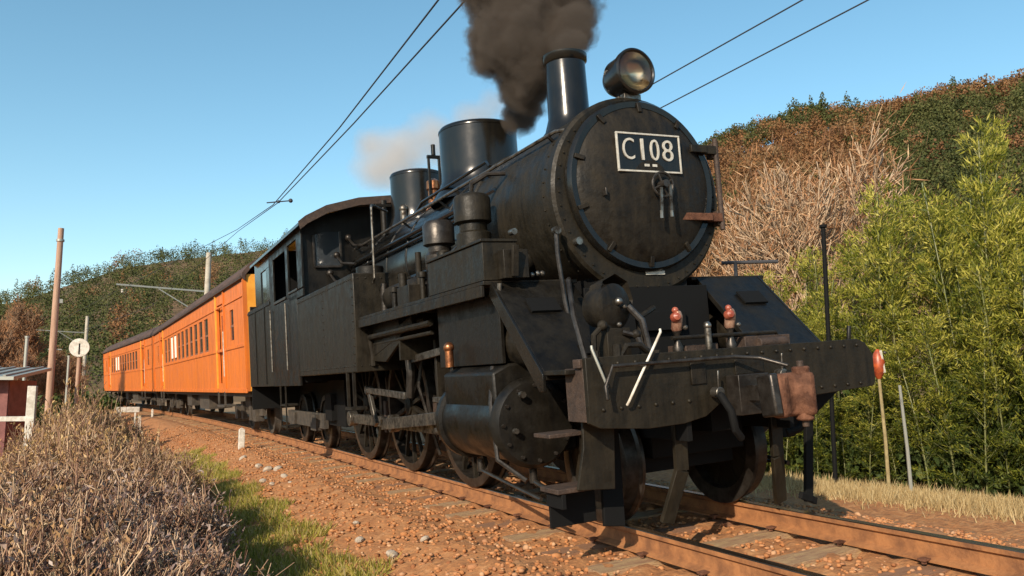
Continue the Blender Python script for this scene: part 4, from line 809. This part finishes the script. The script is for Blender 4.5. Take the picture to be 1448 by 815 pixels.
# ================================================================== VEGETATION
def bare_tree(seed, H, spread_, m, twigm=None, nb=4, lev=5, tw=.006, fuzz=0):
    r = random.Random(seed); P0 = []; P1 = []; R0 = []; R1 = []; tips = []
    def grow(p, d, L, rad, lv):
        n = 3; q = Vector(p); dd = Vector(d)
        for i in range(n):
            dd = (dd + Vector((r.gauss(0, .12), r.gauss(0, .12), r.gauss(.06, .06)))).normalized(); q2 = q + dd * L / n
            P0.append(q[:]); P1.append(q2[:]); R0.append(rad * (1 - .25 * i / n)); R1.append(rad * (1 - .25 * (i + 1) / n)); q = q2
            if lv > 0 and (i > 0 or lv < lev):
                for _ in range(r.choice((1, 2)) if lv > 1 else 2):
                    a = r.uniform(0, 2 * pi); o = dd.orthogonal().normalized(); o = Matrix.Rotation(a, 3, dd) @ o
                    grow(q, (dd * .75 + o * r.uniform(.45, .9) * spread_ + Vector((0, 0, .15))).normalized(), L * r.uniform(.5, .72), rad * .5, lv - 1)
        tips.append(q[:])
        if lv > 0: grow(q, dd, L * .7, rad * .62, lv - 1)
    grow(Vector((0, 0, -.1)), Vector((r.gauss(0, .05), r.gauss(0, .05), 1)), H * .34, H * .016, lev)
    P0 = np.array(P0); P1 = np.array(P1); V, Fq = sticks(P0, P1, np.maximum(np.array(R0), tw), np.maximum(np.array(R1), tw))
    return npmesh('branches', V, Fq, m), np.array(tips)
def tree_thing(name, mesh_, extra, loc, rz, sc, label, cat, group=None):
    t = empty(name, loc, (0, 0, rz)); t.scale = (sc, sc, sc); tag(t, label, cat, group)
    me, nm = mesh_; part(t, nm, me, None)
    for me2, nm2 in extra: part(t, nm2, me2, None)
    return t
# pale bare trees right of the smokebox
pt = []
for k in range(3):
    me, tips = bare_tree(20 + k, 6.0, .8, M['bark_pale'], lev=4, tw=.013)
    n = len(tips); T = np.repeat(tips, 3, 0); C = T + rng.normal(0, .16, T.shape); D = rng.normal(size=C.shape) * .7 + [0, 0, .8]
    tw = leaves('twigs', C, D, rng.uniform(.2, .45, len(C)), rng.uniform(.010, .018, len(C)), M['twig'], rng.random(len(C)))
    trunk = MB().tube([(0, 0, -.3), (0, 0, 1.2), (.02, 0, 2.1)], .12, 10, .085).mesh('trunk'); trunk.materials.append(M['bark_pale'])
    pt.append(((trunk, 'trunk'), [(me, 'crown'), (tw, 'twigs')]))
k = 0
for px, d, sc, lab in ((1085, 19, 1.25, 'pale bare tree right beside the smokebox, with a crooked trunk'), (1175, 21, 1.5, 'tallest pale bare tree above the bamboo, middle of the right side'), (1240, 26, 1.25, 'pale bare tree half hidden behind the yellow green bamboo tops'), (1030, 22, 1.35, 'pale bare tree partly hidden behind the smokebox edge'), (980, 24, 1.0, 'bare tree wholly behind the smokebox')):
    q = at_d(px, 500, d); tree_thing('bare_tree', *pt[k % 3], (q[0], q[1], GZ - .1), k * 1.9, sc, lab, 'tree', 'pale bare trees behind the grove'); k += 1
# bare brown trees, far left
bt = []
for k in range(2):
    me, tips = bare_tree(40 + k, 6.0, .8, M['bark_brown'], lev=5, tw=.014)
    T = np.repeat(tips, 2, 0); C = T + rng.normal(0, .12, T.shape)
    tw = leaves('twigs', C, rng.normal(size=C.shape) + [0, 0, 1], rng.uniform(.15, .35, len(C)), rng.uniform(.012, .03, len(C)), M['twig'], rng.random(len(C)) * .6)
    trunk = MB().tube([(0, 0, -.3), (0, 0, 1.2), (.02, 0, 2.1)], .12, 8, .085).mesh('trunk'); trunk.materials.append(M['bark_brown'])
    bt.append(((trunk, 'trunk'), [(me, 'crown'), (tw, 'twigs')]))
k = 0
for px, d, sc, lab in ((4, 36, .45, 'brown leafless tree at the left edge, nearest the frame'), (38, 44, 1.0, 'tall thin leafless tree reaching the skyline at far left'), (56, 38, .62, 'brown leafless tree just left of the tall wooden pole'), (-25, 36, .8, 'leafless tree cut by the left edge of the picture'), (98, 50, .62, 'low leafless tree right of the tall wooden pole'), (20, 30, .5, 'small leafless tree above the shed roof')):
    q = at_d(px, 500, d); tree_thing('bare_tree', *bt[k % 2], (q[0], q[1], GZ - .2), k * 2.1, sc, lab, 'tree', 'brown leafless trees at the far left'); k += 1
# dark shrubs behind the sign
def shrub_mesh(n, m, r, h, ls, name='foliage'):
    d = unit(rng.normal(size=(n, 3))); d[:, 2] = np.abs(d[:, 2]); rr = rng.random((n, 1)) ** .4
    lump = 1 + .22 * np.sin(d[:, :1] * 7 + 1) * np.cos(d[:, 1:2] * 6 + d[:, 2:3] * 5)
    C = d * rr * lump * [r, r, h]; return leaves(name, C, d + rng.normal(0, .7, (n, 3)), rng.uniform(.7, 1.3, n) * ls, rng.uniform(.4, .8, n) * ls, M[m], np.clip(rng.normal(.5, .25, n), 0, 1))
sh = [shrub_mesh(1600, 'shrubleaf', 1.0, 1.1, .16), shrub_mesh(1600, 'shrubleaf', 1.2, .9, .15)]
stem = MB().tube([(0, 0, -.2), (0, 0, .7)], .05, 6).tube([(0, 0, .2), (.3, .1, .8)], .03, 6).mesh('stems'); stem.materials.append(M['bark_brown'])
for i, (px, d, sc, lab) in enumerate(((62, 22, .75, 'dark green shrub beside the white post and the shed'), (84, 25, .8, 'dark green shrub at the foot of the tall wooden pole'), (15, 27, 1.3, 'dark shrub behind the shed at the left edge'), (126, 34, 1.0, 'dark green shrub behind the round sign post'), (100, 42, 1.5, 'larger dark shrub in the distance left of the coaches'), (150, 55, 1.6, 'distant dark shrub at the tail of the train'), (40, 45, 1.6, 'tall dark shrub beyond the thin grey pole'), (-20, 24, 1.3, 'dark shrub beyond the left edge of the frame'))):
    q = at_d(px, 500, d); t = tag(empty('green_shrub', (q[0], q[1], GZ - .1), (0, 0, i * 1.3)), lab, 'shrub', 'dark green shrubs at the left'); t.scale = (sc,) * 3
    part(t, 'foliage', sh[i % 2], None); part(t, 'stems', stem, None)
# dry foreground shrubs
def dry_mesh(seed, H, Rr, nst, m, kk=11):
    n = nst; a = rng.uniform(0, 2 * pi, n); rr = Rr * np.sqrt(rng.random(n))
    B = np.stack([rr * cos_(a) * .5, rr * sin_(a) * .5, np.zeros(n)], 1)
    hh = H * rng.uniform(.55, 1.0, n) * (1 - .35 * (rr / Rr) ** 2)
    hh = np.where(rng.random(n) < .05, hh * 1.25, hh)
    Tp = np.stack([rr * cos_(a), rr * sin_(a), hh], 1) + rng.normal(0, .05, (n, 3))
    mid = (B + Tp) / 2 + rng.normal(0, .04, (n, 3)) + [0, 0, .08]
    P0 = np.concatenate([B, mid]); P1 = np.concatenate([mid, Tp]); R0 = np.concatenate([np.full(n, .0065), np.full(n, .0055)]); R1 = np.concatenate([np.full(n, .0055), np.full(n, .0035)])
    # side twigs
    k = 11; t = rng.uniform(.25, .99, (n, k, 1)); q = mid[:, None] * (1 - t) + Tp[:, None] * t; q = q.reshape(-1, 3); e = q + rng.normal(0, .05, q.shape) + [0, 0, .10]
    P0 = np.concatenate([P0, q]); P1 = np.concatenate([P1, e]); R0 = np.concatenate([R0, np.full(len(q), .0034)]); R1 = np.concatenate([R1, np.full(len(q), .0024)])
    V, Fq = sticks(P0, P1, R0, R1); st = npmesh('stems', V, Fq, 'drystem', np.repeat(rng.random(len(P0)), 6))
    # curled dry leaves along the stems and at the tips
    t = rng.random((n, kk, 1)) ** .6; C = (mid[:, None] * (1 - t) + Tp[:, None] * t).reshape(-1, 3) + rng.normal(0, .028, (n * kk, 3)); C = np.concatenate([C, e[::3], e[::3] + rng.normal(0, .015, e[::3].shape)])
    D = rng.normal(size=C.shape) * .75 + [0, 0, .9]; ls = rng.uniform(.018, .055, len(C))
    lf = leaves('dry_leaves', C, D, ls, .006 + ls * .20, M[m], np.clip(np.concatenate([np.repeat(rng.random(n), kk), rng.random(len(e[::3]) * 2)]) * .8 + rng.normal(.1, .12, len(C)), 0, 1), .5)
    return st, lf
cos_, sin_ = np.cos, np.sin
DM = [dry_mesh(1, 1.0, .52, 430, 'dryleaf'), dry_mesh(2, 1.0, .48, 620, 'purpleleaf', 9), dry_mesh(3, 1.0, .55, 430, 'tanleaf')]
near = [(112, 11.0, 578, 2, 'tan domed dry shrub, the highest of the foreground mass'), (150, 11.6, 588, 2, 'tan dry shrub at the back of the shrub mass, under the coaches'), (198, 11.0, 632, 2, 'tan dry shrub at the back right of the shrub mass'), (228, 9.2, 658, 2, 'tan dry shrub bordering the gravel, halfway back'), (104, 9.4, 604, 2, 'tan dry shrub right of the white post'),
 (14, 8.6, 672, 0, 'brown dry shrub in front of the shed'), (-25, 8.2, 665, 0, 'brown dry shrub at the left edge in the middle distance'), (88, 8.0, 655, 0, 'brown dry shrub in front of the white post foot'), (140, 8.4, 618, 2, 'tan shrub with mixed purple twigs at the centre of the mass'), (185, 7.8, 645, 0, 'dry shrub with mixed tan and purple twigs, centre right'), (232, 7.0, 700, 1, 'grey brown dry shrub jutting toward the green grass'),
 (130, 6.6, 664, 0, 'purple brown dry shrub in the middle of the second row'), (55, 6.6, 682, 1, 'purple brown dry shrub left of centre behind the front row'), (-15, 6.6, 680, 0, 'dry shrub at the left edge behind the front row'), (200, 6.2, 686, 1, 'purple brown dry shrub behind the front row, right'), 
 (150, 5.2, 712, 1, 'front dry shrub with dark purple gaps, right of centre'), (70, 5.1, 715, 0, 'front dry shrub with pale stalks, left of centre'), (-15, 5.2, 722, 1, 'frontmost dry shrub cut by the left edge'), (218, 4.7, 770, 1, 'front dry shrub right, with pale forked stalks'), (255, 4.2, 815, 0, 'lowest front dry shrub at the bottom edge, right'), (180, 4.2, 775, 1, 'lowest front dry shrub at the bottom edge, right of the middle'), (95, 4.0, 775, 0, 'lowest front dry shrub at the bottom edge, middle'), (10, 4.1, 780, 1, 'lowest front dry shrub at the bottom left corner'), (84, 14.0, 604, 2, 'far tan dry shrub at the foot of the white railing'), (22, 11.5, 664, 0, 'dry brown shrub below the white rail')]
for i, (px, d, py, mi, lab) in enumerate(near):
    q = at_d(px, 600, d); top = ztop(px, py, d); H = max(.35, top - GZ)
    t = tag(empty('dry_shrub', (q[0], q[1], GZ - .04), (0, 0, i * 1.7)), lab, 'shrub', 'dry shrubs in the left foreground'); w = .95 + .12 * (i % 3); t.scale = (w, w, H * 1.06)
    st, lf = DM[mi]; part(t, 'stems', st, None); part(t, 'dry_leaves', lf, None)
# grasses
def grass(name, m, pts, hmin, hmax, wd, label, lean=.35):
    P = np.array(pts); n = len(P); D = rng.normal(0, lean, (n, 3)); D[:, 2] = 1
    return tag(part(None, name, leaves(name, P, D, rng.uniform(hmin, hmax, n), rng.uniform(wd * .6, wd * 1.4, n), M[m], np.clip(rng.normal(.5, .3, n), 0, 1), .1), None), label, 'grass', kind='stuff')
pts = []
while len(pts) < 60000:
    s = random.uniform(-2, 15); u = random.uniform(-3.6, -1.85)
    if u > -1.86 - .22 * abs(sin(s * 1.7)) - .1 * abs(sin(s * 5.3)) or u < -4.0: continue
    if pn(s * 6, u * 60) < -1.6: continue
    p = flat(s, u, bedz(u) - .02); pts.append(p[:])
grass('green_grass', 'grass', pts, .05, .15, .011, 'yellow green grass between the dry shrubs and the gravel', .6)
pts = []
while len(pts) < 30000:
    s = random.uniform(-4, 26); u = random.uniform(-9, -2.6)
    p = flat(s, u, GZ - .06); pts.append(p[:])
grass('dry_grass', 'drygrass', pts, .08, .26, .012, 'dry straw coloured grass under and behind the foreground shrubs', .5)
pts = []
while len(pts) < 26000:
    t_ = random.random(); px = 1040 + 440 * t_; py = 682 + 50 * t_ + random.gauss(0, 5)
    q = at_z(px, py, GZ); 
    if sin(q[0] * 5.1 + q[1] * 3) + sin(q[1] * 7.3 - q[0] * 2.2) < -.5: continue
    q = q + np.array([random.gauss(0, .25), random.gauss(0, .25), 0]); pts.append((q[0], q[1], GZ - .05 if u_of(q[0], q[1]) > 3.6 else bedz(u_of(q[0], q[1]))))
grass('straw_grass', 'drygrass', pts, .08, .26, .012, 'pale straw grass along the foot of the bamboo grove', .4)
# bamboo grove
def bamboo_mesh(seed, H):
    r = np.random.default_rng(seed); lean = r.normal(0, .05, 2)
    zs = np.linspace(0, H, 14); ax = np.stack([lean[0] * zs ** 1.5 / H ** .5, lean[1] * zs ** 1.5 / H ** .5, zs], 1)
    nb = 46; P0 = []; P1 = []; C = []; D = []
    for k in range(nb):
        z = H * (.03 + .97 * r.random() ** .9); i = np.interp(z, zs, ax[:, 0]), np.interp(z, zs, ax[:, 1]); a = r.uniform(0, 2 * pi)
        L = (.30 + .55 * (1 - abs(z / H - .5) * 1.5) ) * r.uniform(.6, 1.1) * H / 4; L = max(L, .14) * .78
        d = np.array([cos(a), sin(a), r.uniform(.9, 2.6)]); d /= np.linalg.norm(d); b = np.array([i[0], i[1], z]); m = b + d * L; tip = m + np.array([cos(a), sin(a), -.15]) * L * .35
        P0 += [b, m]; P1 += [m, tip]
        for _ in range(58):
            t = r.random() ** .7; q = (b * (1 - t) + m * t) if r.random() < .62 else (m * (1 - t) + tip * t)
            C.append(q + r.normal(0, .045 * H / 4, 3)); D.append(d * 1.0 + r.normal(0, .55, 3))
    C = np.array(C); D = np.array(D); n = len(C); br = np.repeat(r.random(nb), 58)
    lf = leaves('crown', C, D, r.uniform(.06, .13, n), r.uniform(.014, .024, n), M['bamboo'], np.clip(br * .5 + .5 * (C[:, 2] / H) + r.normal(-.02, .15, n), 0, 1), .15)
    V, Fq = sticks(np.array(P0), np.array(P1), .006, .003); V2, F2 = sticks(ax[:-1], ax[1:], .018, .016)
    V = np.concatenate([V, V2]); Fq = np.concatenate([Fq, F2 + len(P0) * 6]); cu = npmesh('culm', V, Fq, 'culm')
    return cu, lf
BM = [bamboo_mesh(100 + k, 4.0) for k in range(6)]
bcount = 0
TOPS = [(1000, 400), (1060, 385), (1100, 370), (1150, 345), (1200, 310), (1250, 280), (1290, 262), (1340, 275), (1380, 235), (1412, 175), (1445, 235), (1500, 220), (1700, 200)]
def bamboo(px, d, py, label, group):
    global bcount
    q = at_d(px, 600, d); H = ztop(px, py, d) - GZ; cu, lf = BM[bcount % 6]
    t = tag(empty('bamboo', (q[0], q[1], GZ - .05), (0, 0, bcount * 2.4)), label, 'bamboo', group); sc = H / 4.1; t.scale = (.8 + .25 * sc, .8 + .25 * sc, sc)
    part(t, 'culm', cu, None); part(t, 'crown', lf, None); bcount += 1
def front_d(px):      # horizontal distance of the grove edge seen at a pixel column
    q = at_z(px, 674 + (px - 1100) * .12, GZ); return hypot(q[0] - CAM[0], q[1] - CAM[1])
GB = 'yellow green bamboo plants massed in the grove'
special = {1412: 'tallest feathery bamboo plume at the upper right'}
for row in range(4):
    px = 985 + row * 11
    while px < 1620:
        d = front_d(min(px, 1500)) + .45 + row * .8 + random.uniform(-.25, .25); py = np.interp(px, [a for a, b in TOPS], [b for a, b in TOPS]) + 18 + random.uniform(-18, 26) + (3 - row) * 26
        if row == 0: py += random.choice((30, 60, 110, 150))
        if row == 1: py += random.choice((10, 25, 60))
        zone = [z for e, z in ((1120, 'behind the coupler'), (1190, 'around the thin dark post'), (1235, 'just left of the orange reflector'), (1275, 'just right of the orange reflector'), (1345, 'between the grey stake and the right edge'), (1449, 'at the right edge'), (9999, 'outside the right edge')) if px < e][0]
        bamboo(px, d, py, ('front row', 'second row', 'third row', 'rearmost row')[row] + ' bamboo of the grove, ' + zone, GB); px += random.uniform(32, 46)
bamboo(1412, front_d(1412) + 1.2, 172, 'tallest feathery bamboo plume reaching up at the upper right', None)
bamboo(1250, front_d(1250) + 1.4, 262, 'bamboo with a pale yellow plume in the middle of the grove top', None)
bamboo(1372, front_d(1372) + 1.2, 232, 'second tallest bamboo plume, left of the tallest one', None)
# shrubs added inside the grove to darken its gaps and base
for i, px in enumerate(range(1040, 1560, 42)):
    d = front_d(min(px, 1500)) + 1.5 + .5 * (i % 2); q = at_d(px, 600, d); t = tag(empty('shade_filler_shrub', (q[0], q[1], GZ - .1), (0, 0, i * 2.1)), 'dark leafy shrub added for shade deep between the bamboo stems', 'shrub', 'dark filler shrubs added inside the grove'); t.scale = (.75, .75, 1.0 + .35 * (i % 3))
    part(t, 'foliage', sh[i % 2], None); part(t, 'stems', stem, None)
# pale stones on the grass edge
ps = MB().sphere((0, 0, 0), 1, 7, 5, (1, .8, .55)).mesh('pale_stone'); ps.materials.append(M['pale_stone'])
def stone(px, py, rpx, label, group=None):
    u_ = -2.0
    q = at_z(px, py, -.42 if px < 480 else -.40); d = hypot(q[0] - CAM[0], q[1] - CAM[1]); o = bpy.data.objects.new('pale_stone', ps); COL.objects.link(o)
    o.location = (q[0], q[1], bedz(u_of(q[0], q[1])) + .02); r_ = rpx * d / F; o.scale = (r_, r_, r_); o.rotation_euler = (random.random() * .5, random.random() * .5, random.random() * 6); tag(o, label, 'stone', group)
for px, py, rr_ in ((366, 674, 7), (378, 680, 8), (392, 682, 7), (372, 690, 6), (402, 692, 6), (385, 696, 5), (410, 700, 4)): stone(px, py, rr_, 'pale stone in the small heap on the grassy gravel edge', 'pale stones heaped at the grass edge')
for px, py, rr_, lab in ((343, 661, 6, 'single pale stone below the nearest white marker post'), (508, 776, 8, 'pale stone at the bottom of the gravel edge, upper one'), (555, 801, 11, 'largest pale stone at the bottom edge of the gravel'), (503, 758, 5, 'small pale stone on the gravel above the largest one'), (600, 795, 7, 'flat pale stone right of the largest stone'), (640, 640, 0.1, '')):
    if lab: stone(px, py, rr_, lab)

# ================================================================== SMOKE AND STEAM
def cloud(name, spheres, dens, col, aniso, label, nscale, namp, edge=.45):
    A = np.array([list(c) + [r] for c, r in spheres]); pad = .2
    lo_ = (A[:, :3] - A[:, 3:]).min(0) - pad; hi_ = (A[:, :3] + A[:, 3:]).max(0) + pad
    m = bpy.data.materials.new(name + '_volume'); m.use_nodes = True; t = m.node_tree; t.nodes.clear(); N = t.nodes; L = t.links
    tc = N.new('ShaderNodeTexCoord'); no = N.new('ShaderNodeTexNoise'); no.inputs['Scale'].default_value = nscale; no.inputs['Detail'].default_value = 4; no.inputs['Roughness'].default_value = .6
    L.new(tc.outputs['Object'], no.inputs[0])
    prev = None
    for c, r in spheres:
        d = N.new('ShaderNodeVectorMath'); d.operation = 'DISTANCE'; L.new(tc.outputs['Object'], d.inputs[0]); d.inputs[1].default_value = tuple(c)
        k = N.new('ShaderNodeMath'); k.operation = 'DIVIDE'; L.new(d.outputs['Value'], k.inputs[0]); k.inputs[1].default_value = r
        if prev is None: prev = k
        else:
            mn = N.new('ShaderNodeMath'); mn.operation = 'SMOOTH_MIN'; mn.inputs[2].default_value = .25; L.new(prev.outputs[0], mn.inputs[0]); L.new(k.outputs[0], mn.inputs[1]); prev = mn
    a = N.new('ShaderNodeMath'); a.operation = 'MULTIPLY_ADD'; L.new(no.outputs['Fac'], a.inputs[0]); a.inputs[1].default_value = namp; L.new(prev.outputs[0], a.inputs[2])
    mr = N.new('ShaderNodeMapRange'); mr.inputs['From Min'].default_value = 1 + namp * .35; mr.inputs['From Max'].default_value = 1 + namp * .35 - edge; mr.inputs['To Min'].default_value = 0; mr.inputs['To Max'].default_value = dens
    L.new(a.outputs[0], mr.inputs[0])
    pv = N.new('ShaderNodeVolumePrincipled'); pv.inputs['Color'].default_value = (*col, 1); pv.inputs['Anisotropy'].default_value = aniso; L.new(mr.outputs[0], pv.inputs['Density'])
    o = N.new('ShaderNodeOutputMaterial'); L.new(pv.outputs[0], o.inputs['Volume'])
    ob = part(None, name, MB().box(lo_[0], hi_[0], lo_[1], hi_[1], lo_[2], hi_[2]), m); return tag(ob, label, 'smoke', kind='stuff')
def sp(px, py, rpx, y):
    c = at_y(px, py, y); d = (Vector(c) - Vector(CAM)).length; return (tuple(c), rpx * d / F)
cloud('dark_smoke', [sp(802, 66, 30, 1.93), sp(797, 88, 24, 1.93), sp(828, 56, 24, 2.1), sp(812, 40, 40, 2.1), sp(785, 52, 45, 2.3), sp(745, 55, 84, 2.6), sp(700, 60, 56, 3.0), sp(742, 120, 54, 2.9), sp(738, 165, 34, 3.3), sp(775, -10, 85, 2.6), sp(710, -20, 72, 2.8), sp(760, -120, 120, 2.8)], 20.0, (.175, .145, .12), .1, 'dark brown smoke billowing from the chimney', 3.4, 1.15, .22)
cloud('pale_steam', [sp(560, 225, 62, 8.0), sp(615, 200, 54, 7.0), sp(668, 172, 42, 6.0), sp(530, 240, 46, 8.5), sp(695, 150, 32, 5.4), sp(522, 208, 34, 8.5)], 3.4, (.96, .89, .82), .2, 'pale steam drifting behind the domes', 1.8, 1.0, .9)
